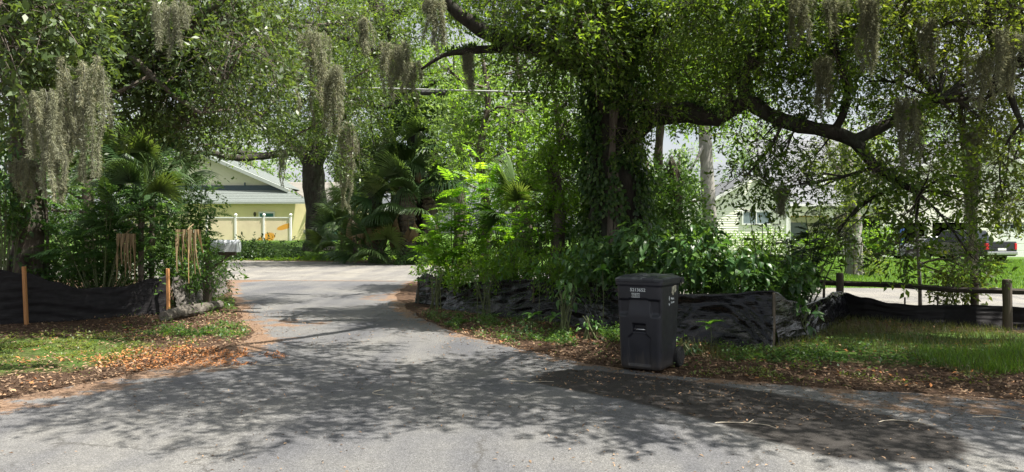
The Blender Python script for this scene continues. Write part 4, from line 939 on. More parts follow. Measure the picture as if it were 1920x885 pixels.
# oak leaning in from the right edge
ro_tr = [(V3(11.5, 9.5, -.1), .45), (V3(11.3, 9.6, 2.5), .36), (V3(10.6, 9.8, 4.5), .3), (V3(9.6, 10, 6.0), .24), (V3(8.2, 10.4, 7.4), .15)]
ro_l = [[(V3(10.9, 9.7, 3.8), .17), (P(2010, 90, 10.2), .14), (P(1900, 120, 10.6), .10), (P(1860, 60, 10.8), .08), (P(1850, -20, 11), .06), (P(1830, -100, 11), .04)],
        [(P(1890, 112, 10.6), .07), (P(1895, 180, 10.6), .045), (P(1915, 230, 10.5), .03)],
        [(V3(9.7, 10, 5.9), .16), (P(1800, -60, 11), .10), (P(1690, 10, 11.4), .075), (P(1710, 90, 11.5), .065), (P(1730, 150, 11.6), .05), (P(1760, 185, 11.6), .035)],
        [(V3(9.2, 10.2, 6.4), .15), (V3(7, 9.6, 6.9), .11), (V3(4.5, 8.8, 7.2), .07)]]
ro_b = [(a, r, .75) for a, r, k in rb(10, 1640, 1960, -40, 50, 9.6, 11.5, .5, .75) + rb(15, 1660, 1960, 60, 240, 12.3, 14.5, .5, .75)] + [B(x, y, d, r, k) for x, y, d, r, k in ((1900, 300, 10.5, .5, .9), (1880, 370, 10.6, .35, .9), (1925, 380, 10.3, .3, .7))]
ro_sh = rbw(12, 3.5, 11, 7.0, 11, 6.2, 7.8, .8, 1.1, .6)
tree('oak_tree', 'oak reaching in from beyond the right edge over the rail fence', ro_tr, ro_l, ro_b, 'oak_leaf_olive', 'bark_dark', .072, .9, rough=.14)


# slimmer trunks standing apart
tree('pale_barked_tree', 'tree with a straight pale grey trunk and knot, left of the cream house', [(gpt(1334, 30), .34), (P(1330, 400, 30), .28), (P(1326, 330, 30), .27), (P(1322, 260, 30), .25), (P(1312, 180, 30), .2), (P(1300, 80, 30), .12)],
     [[(P(1322, 262, 30), .10), (P(1306, 300, 29.6), .05), (P(1290, 322, 29.4), .03)], [(P(1322, 240, 30), .14), (P(1350, 170, 30), .1), (P(1380, 80, 30), .06)]],
     rb(12, 1230, 1420, 30, 200, 28, 32, .9, 1.4) + [B(1385, 250, 30.5, .6, .6), B(1410, 225, 31, .7, .6), B(1262, 350, 31.5, .9, .8), B(1250, 390, 30, 1.1, 1)], 'hazy_leaf', 'bark_pale', .14, .8, rough=.08, twigs=False)
tree('street_tree', 'tree with a stout mossy trunk on the lawn just behind the rail fence', [(gpt(1603, 28), .42), (gpt(1602, 28, .4), .30), (P(1602, 440, 28), .26), (P(1598, 380, 28), .24), (P(1590, 320, 28), .2), (P(1580, 240, 28), .13)],
     [[(P(1600, 400, 28), .12), (P(1630, 340, 27.6), .09), (P(1660, 280, 27), .05)], [(P(1594, 350, 28), .12), (P(1560, 300, 27.6), .08), (P(1540, 230, 27), .05)]],
     rb(7, 1545, 1640, 240, 380, 26, 29, .5, .7) + [B(1560, 410, 27, .3, .7), B(1640, 490, 27.5, .25, .8)], 'oak_leaf_olive', 'bark_pale', .12, .9, rough=.12, twigs=False, vine=('vine_leaf', .12, 500, 3))
tree('young_tree', 'young tree with a thin pale trunk rising between the silt fence and the side street', [(gpt(1726, 15.3), .042), (P(1724, 520, 15.2), .036), (P(1720, 450, 15.1), .034), (P(1718, 380, 15), .028), (P(1726, 300, 15), .018)], [],
     [B(x, y, d, r, k) for x, y, d, r, k in ((1720, 350, 15, .32, .5), (1750, 320, 14.8, .35, .5), (1805, 500, 14.4, .24, .9), (1790, 540, 14.4, .12, .7), (1880, 390, 14.8, .28, .6))], 'oak_leaf_olive', 'bark_pale', .085, .9, rough=.05, n=10)
tree('slim_tree', 'slim moss-hung trunk at far right, between the black pickup and the grey sedan', [(gpt(1828, 14.2), .08), (P(1826, 460, 14.2), .065), (P(1818, 380, 14.2), .06), (P(1808, 280, 14), .055), (P(1800, 180, 13.9), .045), (P(1805, 40, 13.8), .03)],
     [[(P(1818, 380, 14.2), .04), (P(1835, 300, 14), .03), (P(1842, 200, 13.8), .02)]], rb(5, 1790, 1900, 140, 270, 13.2, 15, .35, .5), 'oak_leaf_olive', 'bark_oak', .08, .7, rough=.1, n=10)

# bright under-storey trees behind the middle fence
EL = [('leafy bright green tree left of the vine-covered oak, over the overgrown lot', 905, 20, 12, (830, 1040, 110, 330), (18, 22), 'bright_leaf', .10),
      ('tall pale green tree behind the overhead cable, left of the vine-covered oak', 960, 21.5, 14, (850, 1080, 60, 300), (20, 22.5), 'hazy_leaf', .12),
      ('sunlit tree close behind the vine-covered oak, right of its trunk', 1240, 19, 9, (1190, 1400, 90, 200), (18, 22), 'bright_leaf', .10),
      ('small glossy tree crowding the left side of the vine-covered oak trunk', 1040, 15.2, 9, (1010, 1120, 180, 420), (14.4, 15.8), 'bright_leaf', .085),
      ('bushy dark tree right of the vine-covered trunk above the bushes', 1262, 17, 7, (1205, 1290, 310, 430), (16.2, 18.5), 'under_leaf', .09)]
for lab, px, d, n_, (a, b, c, e), (d0, d1), mt_, ls in EL:
    tree('woodland_tree', lab, [(gpt(px, d), .16), (P(px+8, 400, d), .13), (P(px-6, 300, d), .11), (P(px+10, (c+e)/2-30, d), .08), (P(px, c, d), .05)], [], rb(n_, a, b, c, e, d0, d1, (b-a)/F*d*.16, (b-a)/F*d*.23), mt_, 'bark_oak', ls, .85, twigs=(d < 16), group=None)
# treetops behind the yellow house and around
BG = []
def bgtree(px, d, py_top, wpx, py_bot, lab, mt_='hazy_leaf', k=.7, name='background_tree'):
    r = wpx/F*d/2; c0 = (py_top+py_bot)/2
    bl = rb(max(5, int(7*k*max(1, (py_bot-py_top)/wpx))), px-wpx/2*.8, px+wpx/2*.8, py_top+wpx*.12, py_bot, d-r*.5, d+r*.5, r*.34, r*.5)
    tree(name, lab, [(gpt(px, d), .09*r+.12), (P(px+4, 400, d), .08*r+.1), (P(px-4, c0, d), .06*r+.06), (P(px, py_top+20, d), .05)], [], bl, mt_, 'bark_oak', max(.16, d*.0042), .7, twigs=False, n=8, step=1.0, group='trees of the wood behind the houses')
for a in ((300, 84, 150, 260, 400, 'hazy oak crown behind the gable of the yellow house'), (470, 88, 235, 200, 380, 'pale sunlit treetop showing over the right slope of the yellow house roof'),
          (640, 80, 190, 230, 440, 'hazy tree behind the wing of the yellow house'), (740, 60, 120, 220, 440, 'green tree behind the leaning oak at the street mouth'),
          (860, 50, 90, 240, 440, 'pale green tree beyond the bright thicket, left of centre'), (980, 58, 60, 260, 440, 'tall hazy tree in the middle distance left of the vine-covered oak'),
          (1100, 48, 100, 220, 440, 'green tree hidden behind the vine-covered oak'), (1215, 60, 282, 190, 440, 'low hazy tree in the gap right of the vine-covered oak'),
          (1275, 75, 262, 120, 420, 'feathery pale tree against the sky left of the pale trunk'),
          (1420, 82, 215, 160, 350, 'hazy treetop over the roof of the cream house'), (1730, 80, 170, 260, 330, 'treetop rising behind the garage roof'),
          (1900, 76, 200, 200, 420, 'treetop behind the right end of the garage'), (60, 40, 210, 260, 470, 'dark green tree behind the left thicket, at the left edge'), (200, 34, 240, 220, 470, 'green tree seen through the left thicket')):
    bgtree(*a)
tree('woodland_tree', 'leafy tree standing in the left thicket behind the mossy trunk', [(gpt(170, 18), .16), (P(165, 380, 18), .13), (P(160, 280, 18), .1)], [], rb(10, -30, 330, 240, 430, 16.5, 19, .7, 1.0), 'under_leaf', 'bark_oak', .10, .9, twigs=False)

# ---------------- spanish moss ----------------
def moss(px, py, d, w, h, label, k=1.0, tassels=7):
    c = P(px, py, d); s = d/F; W = w*s; H = h*s; lv = Leaves()
    t = thing('spanish_moss', label, 'moss', tuple(c), 0, 'spanish moss hanging from the oaks')
    st_ = MB()
    tassels = int(tassels*2.4); fine = d < 9.5
    for i in range(tassels):
        x = (i+.5)/tassels - .5 + random.uniform(-.05, .05); hh = H*(.22 + .85*random.random()**1.3)*(1-.35*abs(x)); o = Vector((x*W, random.uniform(-.25, .25)*W, random.uniform(-.05, .08)*H)); r0 = W/tassels*random.uniform(.5, 1.6)
        n = int((1700 if fine else 800)*k*max(.25, hh)); u = rng.random(n); y = u*hh
        rad = (r0*(.35+.9*np.sin(np.pi*np.clip(u*.9+.1, 0, 1)))*(1-.45*u)*(1+.6*np.array([noise.noise((v*4, i*7.3, 1)) for v in y])))*rng.random(n)**.6; an = rng.random(n)*6.283
        sway = np.array([noise.noise((v*2.2, i*3.1, px*.1)) for v in y])*.12
        p = np.stack([c.x+o.x+rad*np.cos(an)+sway, c.y+o.y+rad*np.sin(an), c.z+o.z-y], 1)
        dd = rnd_dirs(n) + np.array([0, 0, -.85]); L = rng.uniform(.022, .065, n) if fine else rng.uniform(.03, .10, n)
        lv.add(p, dd, rnd_dirs(n), L, (.0032 if fine else .006) + .002*rng.random(n), rng.random(n)*.7 + .3*rng.random(), fold=0)
        pa_ = [c + o + Vector((noise.noise((v*2.2, i*3.1, px*.1))*.2, 0, -v)) for v in np.linspace(0, hh, 8)]; st_.tube(pa_, [.006]*7+[.002], 4)
    st_.build('strand', M['moss_core'], t, world=True); lv.build('tassels', M['moss'], t)
M['moss_core'] = solid('moss_core', (.12, .12, .09), .9, .2, 20)
for a in ((78, 180, 8.0, 66, 215, 'longest grey moss curtain at far left, over the left silt fence'), (150, 120, 8.2, 84, 240, 'broad grey moss curtain in front of the left thicket'), (118, 205, 8.6, 40, 170, 'narrow moss hank between the two big moss curtains at left'),
          (322, 10, 8.2, 60, 105, 'olive moss clump high up at left, above the mailbox'), (585, 60, 14.5, 60, 170, 'brown-grey moss hanging over the big lawn oak trunk'), (625, 130, 14.5, 40, 130, 'thin moss hank right of the big lawn oak trunk'),
          (745, 85, 13.5, 55, 115, 'bright sunlit moss hank on the leaning trunk above the cable'), (770, 120, 15, 40, 90, 'shaded moss below the sunlit hank'), (683, 35, 15, 16, 75, 'thin pale moss strand at upper left of centre'),
          (812, 0, 12.5, 34, 110, 'grey moss at the tip of the left limb of the vine-covered oak'), (878, 90, 13, 8, 80, 'single thin moss string under the broken limb'), (1500, -10, 11, 40, 120, 'grey moss hanging at top right of centre'), (1630, 0, 10.2, 26, 170, 'long pale green moss strand over the forked limb'),
          (1560, 0, 11, 34, 70, 'short dark moss clump under the top limb at right'), (1545, 110, 11.5, 30, 110, 'thin grey moss on the upright branch at right'), (1840, 100, 10.4, 50, 110, 'loose moss hank near the top right corner'), (1890, 60, 9.8, 60, 110, 'wide thin moss at the right edge'),
          (1740, 40, 10.5, 30, 100, 'moss on the steep lichened branch at top right'), (1700, 190, 11.4, 40, 140, 'dim moss hanging from the right fork of the big limb'), (1822, 250, 12.8, 22, 260, 'long moss draped down the slim trunk at far right'), (1465, 355, 12, 12, 50, 'small moss tuft before the cream house corner'),
          (530, 285, 38, 12, 70, 'moss strings hanging in front of the yellow house eave'), (650, 230, 19, 30, 180, 'dim moss curtain left of the cabbage palms'), (45, 300, 12.6, 40, 90, 'moss tuft against the slim trunk at far left')):
    moss(*a)
# ---------------- palms ----------------
def fan_mesh(name, mat, R0=.75, n=34, droop=.35, pet=.7, dead=False, spread=2.5, seed=0):
    rnd = random.Random(seed); mb = MB()
    pp = [(pet*k/6, 0, -droop*.25*pet*(k/6)**2) for k in range(7)]; mb.tube(pp, [.016-.001*k for k in range(7)], 5)
    o = Vector(pp[-1])
    for i in range(n):
        a = (i/(n-1)-.5)*2*spread*.62 + rnd.uniform(-.02, .02); L = R0*(1-.35*abs(i/(n-1)-.5)**1.5*2)*rnd.uniform(.88, 1.05)
        if dead: a *= .45
        w = .030*R0/.75; d0 = Vector((math.cos(a), math.sin(a), .25*math.cos(a*2)-.1 if not dead else -.6)).normalized(); p = o.copy(); prev = None; vs = []
        sd = Vector((-math.sin(a), math.cos(a), 0))
        m_ = 6
        for k in range(m_+1):
            f = k/m_; ww = w*(.35+1.1*math.sin(math.pi*min(1, f*.8+.12)))*(1-f**3*.9)
            vs += [p + sd*ww*.5 + Vector((0,0,-.004)), p + Vector((0,0,ww*.22)), p - sd*ww*.5 + Vector((0,0,-.004))]
            dd = d0.copy(); dd.z -= droop*2.2*f*f*(2.2 if dead else 1) + rnd.uniform(-.03, .03); dd.normalize(); p = p + dd*(L/m_)
        fs = []
        for k in range(m_): fs += [(3*k, 3*k+3, 3*k+4, 3*k+1), (3*k+1, 3*k+4, 3*k+5, 3*k+2)]
        mb.add(vs, fs)
    return mb.mesh(name, mat)
FAN = [fan_mesh('palm_frond', M['palm'], droop=d, seed=i, spread=s) for i, (d, s) in enumerate(((.25, 2.6), (.5, 2.8), (.8, 2.4)))]
FAND = [fan_mesh('dead_palm_frond', M['palm_dead'], droop=1.1, seed=i+5, dead=True, n=24) for i in range(2)]
def put(me, parent, loc, az, el, roll=0, s=1.0, name='frond', label=None):
    "child placed in the parent's frame; az heading, el elevation of its +x axis"
    o = bpy.data.objects.new(name, me); COL.objects.link(o); o.parent = parent; o.location = loc
    o.rotation_euler = (Matrix.Rotation(az, 3, 'Z') @ Matrix.Rotation(-el, 3, 'Y') @ Matrix.Rotation(roll, 3, 'X')).to_euler(); o.scale = (s, s, s)
    if label: o['label'] = label
    return o
def palm(label, px, d, top, n=26, s=1.0, tr=.16, dead=8, name='cabbage_palm', lean=0, elr=(-.7, 1.3), group='cabbage palms and palmettos'):
    b = gpt(px, d, .1); t = thing(name, label, 'palm', tuple(b), 0, group)
    H = P(px, top, d).z - b.z
    if H > .4:
        pth, rr = smooth_path([(Vector((0, 0, -.1)), tr*1.25), (Vector((lean*.4, 0, H*.5)), tr), (Vector((lean, 0, H)), tr*1.15)], .08)
        rr = [r*(1+.10*math.sin(i*2.1)) for i, r in enumerate(rr)]
        MB().tube(pth, rr, 12, .15, 9).build('trunk', M['bark_oak'], t)
    for i in range(n):
        f = i/n; el = elr[1] + (elr[0]-elr[1])*f + random.uniform(-.15, .15); put(FAN[min(2, int(f*3))], t, (lean + random.uniform(-.05, .05), random.uniform(-.05, .05), H - f*.25*s), i*2.4, el, random.uniform(-.5, .5), s*random.uniform(.85, 1.15))
    for i in range(dead):
        put(FAND[i % 2], t, (lean, 0, H-.35*s), i*2.4+.7, -.6 + random.uniform(-.45, .3), 0, s*random.uniform(.55, 1.0), label='dead tan frond')
    return t
palm('tall cabbage palm with a dark shaggy trunk beside the dark oak trunk beyond the street', 806, 39.5, 262, 34, 2.5, .40, 5)
palm('cabbage palm in front of the dark oak trunk, fronds spilling to the left', 764, 39, 352, 34, 2.4, .42, 9, elr=(-.25, 1.3))
palm('cabbage palm with many brown dead fronds left of the dark oak trunk', 703, 40.5, 350, 28, 2.2, .34, 14, elr=(-.1, 1.3))
palm('small cabbage palm with a thin crooked trunk between big lawn oak and palms', 668, 44, 392, 22, 1.5, .15, 8, lean=-.35)
palm('low fan palm on the lawn just right of the big oak trunk', 641, 46, 452, 20, 2.0, .1, 0, 'palmetto', elr=(.1, 1.4))
palm('palmetto with arching pale fronds at the street edge below the palms', 716, 39.5, 462, 20, 2.1, .1, 0, 'palmetto', elr=(.0, 1.3))
palm('large palmetto with spiky fans in the left thicket above the mailbox', 285, 15.0, 318, 20, .95, .05, 0, 'palmetto', elr=(-.05, 1.4))
palm('dark palmetto low in the left thicket behind the hanging dead frond', 265, 14.2, 390, 13, .8, .05, 0, 'palmetto', elr=(0, 1.3))
palm('palmetto at the back of the left thicket under the moss', 205, 15.5, 330, 14, 1.0, .05, 0, 'palmetto', elr=(0, 1.2))
palm('palmetto between the bright seedling tree and the vine-covered oak', 990, 16.5, 400, 16, 1.1, .1, 1, 'palmetto', elr=(-.2, 1.2))
# tan dead fronds hanging down over the left silt fence
def hanging_frond(label, px, py, d, w, h, tilt=0):
    c = P(px, py, d); t = thing('dead_frond', label, 'palm frond', tuple(c), 0, 'dead palm fronds hanging in the left thicket'); s = d/F
    MB().tube([(0, .25, .12), (0, .08, .06), (0, 0, 0)], [.012, .014, .02], 6).build('leaf_stalk', M['palm_dead'], t)
    for i in range(15):
        x = (i/14-.5)*w*s; L = h*s*random.uniform(.4, 1.05); mb = MB(); vs = []; y0 = random.uniform(-.05, .05)
        for k in range(8):
            f = k/7; ww = .042*(1-f*.6)*(.7+.5*math.sin(i*2.3)**2); xx = x*(.95+.12*f) + math.sin(f*3.3+i*1.9)*.022*(.4+f) + tilt*f*f*.1; y_ = y0*f - .02*math.sin(f*3.1)
            tw_ = math.sin(i*1.7+f*2)*.6
            vs += [(xx-ww/2*math.cos(tw_), y_-ww/2*math.sin(tw_), .02-L*f), (xx, y_-.006, .02-L*f), (xx+ww/2*math.cos(tw_), y_+ww/2*math.sin(tw_), .02-L*f)]
        fs = []
        for k in range(7): fs += [(3*k, 3*k+1, 3*k+4, 3*k+3), (3*k+1, 3*k+2, 3*k+5, 3*k+4)]
        mb.add(vs, fs).build('leaflet', M['palm_dead'], t)
hanging_frond('tan dead palm frond hanging like a tassel in the middle of the left thicket', 236, 440, 13.6, 34, 92)
hanging_frond('folded dead palm frond hanging left of the mailbox post', 352, 432, 14.4, 46, 100, .6)

# ---------------- pinnate-leaved plants ----------------
def pinnate(name, mat, L=.5, n=11, ll=.12, lw=.030, droop=.5, seed=0):
    rnd = random.Random(seed); mb = MB(); pts = [Vector((L*f, 0, .12*L*math.sin(f*2)-droop*L*.55*f*f)) for f in [i/10 for i in range(11)]]
    mb.tube(pts, [.006-.0004*i for i in range(11)], 4)
    for i in range(n):
        f = .16 + .84*i/(n-1); k = min(9, int(f*10)); p = pts[k].lerp(pts[k+1], f*10-k); s_ = math.sin(math.pi*min(1, f*.75+.2))
        for sd in ((-1, 1) if i < n-1 else (0,)):
            a = sd*(1.15-.35*f) + rnd.uniform(-.1, .1); d = Vector((math.cos(a), math.sin(a), -.25+rnd.uniform(-.15, .15))); q = Vector((-math.sin(a), math.cos(a), .1)); l = ll*s_*rnd.uniform(.85, 1.1)+.02
            m1 = p + d*l*.35; m2 = p + d*l*.7; dz = Vector((0, 0, .12*lw)); e = p + d*l + Vector((0, 0, -.15*l))
            mb.add([p, m1+q*lw*.5, m1-dz, m1-q*lw*.5, m2+q*lw*.42, m2-dz, m2-q*lw*.42, e], [(0,1,2), (0,2,3), (1,4,5,2), (2,5,6,3), (4,7,5), (5,7,6)])
    return mb.mesh(name, mat)
PIN = {k: [pinnate('pinnate_leaf', M[k], *a, seed=i) for i, a in enumerate(v)] for k, v in {
    'fern_leaf': ((.48, 13, .11, .030, .5), (.40, 12, .09, .026, .8)), 'fern_leaf_bright': ((.46, 9, .13, .040, .45), (.38, 8, .12, .038, .8)), 'fern_leaf_dark': ((.42, 10, .13, .034, .5), (.36, 9, .12, .032, .9))}.items()}
def pin_plant(label, px, d, pyb, kind, pts, s=1.0, name='sapling', group=None, seed=0):
    "pts: (px, py, dd, leaves) crown points the leafy shoots reach"
    rnd = random.Random(seed); b = gpt(px, d, .1); t = thing(name, label, 'plant', tuple(b), 0, group); mb = MB()
    for (qx, qy, dd, n_) in pts:
        e = P(qx, qy, d+dd) - b; m_ = e*.5 + Vector((rnd.uniform(-.1, .1), rnd.uniform(-.1, .1), .12)); pth, rr = smooth_path([(Vector((0, 0, 0)), .018), (m_, .012), (e, .005)], .12)
        mb.tube(pth, rr, 5); az0 = rnd.random()*6.28
        for i in range(n_):
            f = 1-.45*(i/n_); k = int(f*(len(pth)-1)); put(PIN[kind][rnd.random() < .4], t, pth[k], az0+i*2.4, rnd.uniform(-.1, .75)*(1 if i else 1.6), rnd.uniform(-.4, .4), s*rnd.uniform(.75, 1.2), 'leaf')
    mb.build('stems', M['stem'], t)
    return t
pin_plant('bright yellow-green feathery sapling catching the sun at the drive corner of the middle lot', 850, 16.5, 0, 'fern_leaf_bright',
          [(900, 320, 0, 9), (870, 345, -.2, 9), (930, 350, .2, 9), (850, 375, -.2, 9), (890, 385, -.3, 10), (820, 410, -.2, 8), (860, 420, -.4, 10), (905, 430, -.2, 9), (835, 450, -.3, 9), (880, 465, -.4, 9), (925, 400, .1, 9), (815, 440, 0, 9), (850, 330, 0, 10), (800, 425, -.2, 9), (890, 350, -.2, 10)], 1.3, seed=1)
pin_plant('tall lime-green feathery sapling just right of the brightest one, behind the fence', 960, 16.8, 0, 'fern_leaf_bright',
          [(930, 300, .2, 9), (965, 330, .1, 9), (1000, 360, .1, 9), (940, 370, 0, 9), (980, 400, -.1, 9), (950, 430, -.2, 9), (1010, 440, -.1, 9), (900, 300, .2, 8), (1040, 420, 0, 8)], 1.05, seed=11)
pin_plant('green feathery sapling under the bright one, leaning over the fence corner', 835, 16.3, 0, 'fern_leaf_bright',
          [(805, 490, -.3, 9), (840, 500, -.4, 10), (880, 505, -.3, 10), (790, 520, 0, 7), (860, 480, -.2, 9), (925, 490, 0, 9), (815, 465, 0, 8), (900, 470, .1, 9)], .8, seed=2)
pin_plant('light green feathery sapling standing against the left of the vine-covered oak', 1030, 15.2, 0, 'fern_leaf_bright',
          [(1000, 320, 0, 8), (1040, 300, .1, 8), (1020, 350, -.2, 9), (1060, 340, 0, 8), (980, 370, .1, 8), (1040, 390, -.1, 9), (960, 390, .3, 7), (1000, 410, 0, 8)], .85, seed=3)
pin_plant('spreading green fern-leaved shrub filling the front of the left thicket', 190, 14.15, 0, 'fern_leaf',
          [(120, 370, 0, 10), (170, 350, -.3, 11), (220, 355, -.3, 11), (260, 380, -.2, 10), (200, 385, -.4, 11), (140, 400, -.3, 11), (90, 420, -.2, 10), (60, 450, -.1, 9), (120, 440, -.4, 10), (180, 430, -.3, 10), (250, 350, 0, 9), (300, 400, 0, 10), (150, 470, -.1, 9), (230, 330, 0, 9), (280, 345, 0, 9), (330, 390, 0, 9), (250, 420, -.1, 10), (300, 440, 0, 9), (40, 490, 0, 8), (100, 490, 0, 8)], 1.15, seed=4)
pin_plant('light green fern-leaved shrub hanging out over the mailbox', 362, 16.2, 0, 'fern_leaf',
          [(365, 345, 0, 10), (390, 362, -.1, 10), (396, 385, -.2, 9), (345, 330, 0, 9), (380, 340, 0, 8), (350, 380, -.1, 9), (375, 410, -.2, 9), (340, 400, -.2, 8), (330, 360, 0, 8), (395, 415, -.2, 7)], .8, seed=5)
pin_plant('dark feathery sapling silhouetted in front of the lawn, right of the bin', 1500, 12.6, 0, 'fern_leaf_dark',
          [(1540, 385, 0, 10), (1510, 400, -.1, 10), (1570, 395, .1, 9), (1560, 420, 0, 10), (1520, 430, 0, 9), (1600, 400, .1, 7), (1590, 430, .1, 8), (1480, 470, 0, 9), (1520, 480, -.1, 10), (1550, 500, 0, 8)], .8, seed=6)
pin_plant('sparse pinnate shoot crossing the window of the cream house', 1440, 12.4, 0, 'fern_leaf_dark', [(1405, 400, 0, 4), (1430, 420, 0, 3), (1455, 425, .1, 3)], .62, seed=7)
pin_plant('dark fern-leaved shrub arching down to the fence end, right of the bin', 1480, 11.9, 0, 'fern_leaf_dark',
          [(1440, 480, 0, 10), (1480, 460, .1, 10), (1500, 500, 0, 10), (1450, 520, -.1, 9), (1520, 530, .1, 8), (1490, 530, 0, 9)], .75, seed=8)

# ---------------- broad-leaved bushes: leaves one by one, the depth behind them joined ----------------
def broad_mesh(name, mat, L=.17, W=.085, droop=.4, heart=False):
    vs = []; n = 7
    for k in range(n):
        f = k/(n-1); w = W*.5*(math.sin(math.pi*f**(.55 if heart else .8))**.85 if 0 < f < 1 else .02); x = L*f; z = -droop*L*f*f
        vs += [(x, w, z+w*.28), (x, 0, z), (x, -w, z+w*.28)]
    fs = []
    for k in range(n-1): fs += [(3*k, 3*k+3, 3*k+4, 3*k+1), (3*k+1, 3*k+4, 3*k+5, 3*k+2)]
    return MB().add(vs, fs).mesh(name, mat)
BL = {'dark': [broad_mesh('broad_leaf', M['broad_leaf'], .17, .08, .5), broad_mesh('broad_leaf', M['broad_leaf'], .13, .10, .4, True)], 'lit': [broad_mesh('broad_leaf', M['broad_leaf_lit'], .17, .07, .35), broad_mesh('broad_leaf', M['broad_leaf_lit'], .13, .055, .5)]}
def bush(label, px, py, d, wpx, hpx, nl=150, kind='dark', s=1.0, fill='under_leaf', fls=.07, name='bush', cat='bush', group='bushes leaning on the middle silt fence', fdens=1.0, shell=True):
    rnd = random.Random(px*7+py); c = P(px, py, d); b = gpt(px, d, .1); t = thing(name, label, cat, tuple(b), 0, group); rx, rz = wpx/2*d/F, hpx/2*d/F; ry = min(rx, .42)
    mb = MB(); ends = []
    for i in range(9):
        e = c - b + Vector((rnd.uniform(-.8, .8)*rx, rnd.uniform(-.8, .8)*ry, rnd.uniform(-.3, .9)*rz)); pth, rr = smooth_path([(Vector((rnd.uniform(-.15, .15), rnd.uniform(-.1, .1), 0)), .014), (e*.55+Vector((0, 0, .12)), .009), (e, .004)], .15); mb.tube(pth, rr, 4)
    mb.build('stems', M['stem'], t)
    for i in range(nl):
        u = rnd.uniform(0, 6.283); v = rnd.uniform(-.75, 1); rr_ = math.sqrt(max(0, 1-v*v)); k = rnd.uniform(.72, 1.05)
        o_ = Vector((math.cos(u)*rr_*rx*k, -abs(math.sin(u))*rr_*ry*k if rnd.random() < .85 else abs(math.sin(u))*rr_*ry*k, v*rz*k)); az = math.atan2(o_.y, o_.x) + rnd.uniform(-.9, .9)
        put(BL[kind][rnd.random() < .45], t, tuple(c - b + o_), az, rnd.uniform(-1.1, .35), rnd.uniform(-.5, .5), s*rnd.uniform(.65, 1.25), 'leaf')
    if fdens:
        lv = Leaves()
        for i in range(3): blob(lv, c + Vector((rnd.uniform(-.4, .4)*rx, .1*ry, rnd.uniform(-.3, .2)*rz)), (rx*.75, ry*.7, rz*.8), fls, 1.0*fdens, sub=16)
        lv.build('inner_foliage', M[fill], t)
    return t
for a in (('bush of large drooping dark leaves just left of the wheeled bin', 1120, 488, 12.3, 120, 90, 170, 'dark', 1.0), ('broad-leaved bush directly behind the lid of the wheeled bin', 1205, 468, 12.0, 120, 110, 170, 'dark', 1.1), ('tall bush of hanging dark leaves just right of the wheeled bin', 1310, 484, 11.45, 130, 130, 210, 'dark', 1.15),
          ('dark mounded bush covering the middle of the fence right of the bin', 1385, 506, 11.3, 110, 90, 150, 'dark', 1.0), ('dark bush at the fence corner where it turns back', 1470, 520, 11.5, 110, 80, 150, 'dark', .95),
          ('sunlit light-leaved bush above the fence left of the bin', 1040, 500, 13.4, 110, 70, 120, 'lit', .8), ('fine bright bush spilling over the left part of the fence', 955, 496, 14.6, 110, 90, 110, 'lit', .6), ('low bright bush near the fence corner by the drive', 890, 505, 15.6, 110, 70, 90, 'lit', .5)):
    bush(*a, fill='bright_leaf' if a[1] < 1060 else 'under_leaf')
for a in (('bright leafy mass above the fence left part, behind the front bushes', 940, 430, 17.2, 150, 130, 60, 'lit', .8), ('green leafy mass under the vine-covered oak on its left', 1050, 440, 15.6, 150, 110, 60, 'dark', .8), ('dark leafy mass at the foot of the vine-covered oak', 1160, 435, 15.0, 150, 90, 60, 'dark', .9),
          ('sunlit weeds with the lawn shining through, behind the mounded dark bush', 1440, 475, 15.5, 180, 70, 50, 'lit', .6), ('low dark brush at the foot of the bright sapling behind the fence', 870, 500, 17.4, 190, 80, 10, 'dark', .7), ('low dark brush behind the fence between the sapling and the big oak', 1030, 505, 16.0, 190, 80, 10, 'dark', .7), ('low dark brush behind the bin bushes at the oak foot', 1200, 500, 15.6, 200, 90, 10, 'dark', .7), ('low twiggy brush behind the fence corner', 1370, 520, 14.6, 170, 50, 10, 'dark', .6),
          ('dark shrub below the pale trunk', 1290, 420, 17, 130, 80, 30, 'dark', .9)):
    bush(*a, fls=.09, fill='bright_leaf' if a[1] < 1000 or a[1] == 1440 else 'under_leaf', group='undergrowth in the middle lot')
for a in (('low dark undergrowth behind the left silt fence beside the stake', 90, 500, 14.3, 200, 90, 30, 'dark', .6), ('shaded undergrowth behind the sag of the left silt fence', 210, 505, 14.6, 170, 90, 30, 'dark', .6), ('undergrowth between the orange stake and the mailbox post', 340, 480, 15.2, 120, 100, 40, 'dark', .6),
          ('dense dark shrub in the middle of the left thicket under the fern leaves', 170, 440, 15.2, 210, 170, 30, 'dark', .7), ('dense dark shrub right in the left thicket behind the palmetto', 320, 400, 16.0, 180, 200, 30, 'dark', .7), ('dense shrub at the left end of the left thicket under the moss', 50, 420, 15.4, 150, 200, 30, 'dark', .7), ('low dark scrub behind the torn fence, left of the mailbox', 370, 500, 17.5, 130, 110, 20, 'dark', .6), ('low brush closing the back of the left thicket', 150, 480, 18.5, 330, 90, 10, 'dark', .7),
          ('heart-leaved vine heap at the far left behind the fence', 10, 350, 13.4, 80, 160, 110, 'dark', 1.0)):
    bush(*a, fls=.08, group='undergrowth in the left thicket', cat='undergrowth', name='undergrowth')
for a in (('low leafy hedge along the far street edge by the cream vinyl fence', 500, 466, 45.5, 125, 30, 0, 'dark', 1), ('small ground bush behind the mailbox at the street edge', 452, 474, 45, 50, 22, 0, 'dark', 1)):
    bush(*a, fill='hedge_leaf', fls=.16, fdens=.6, group=None, name='hedge', cat='hedge')
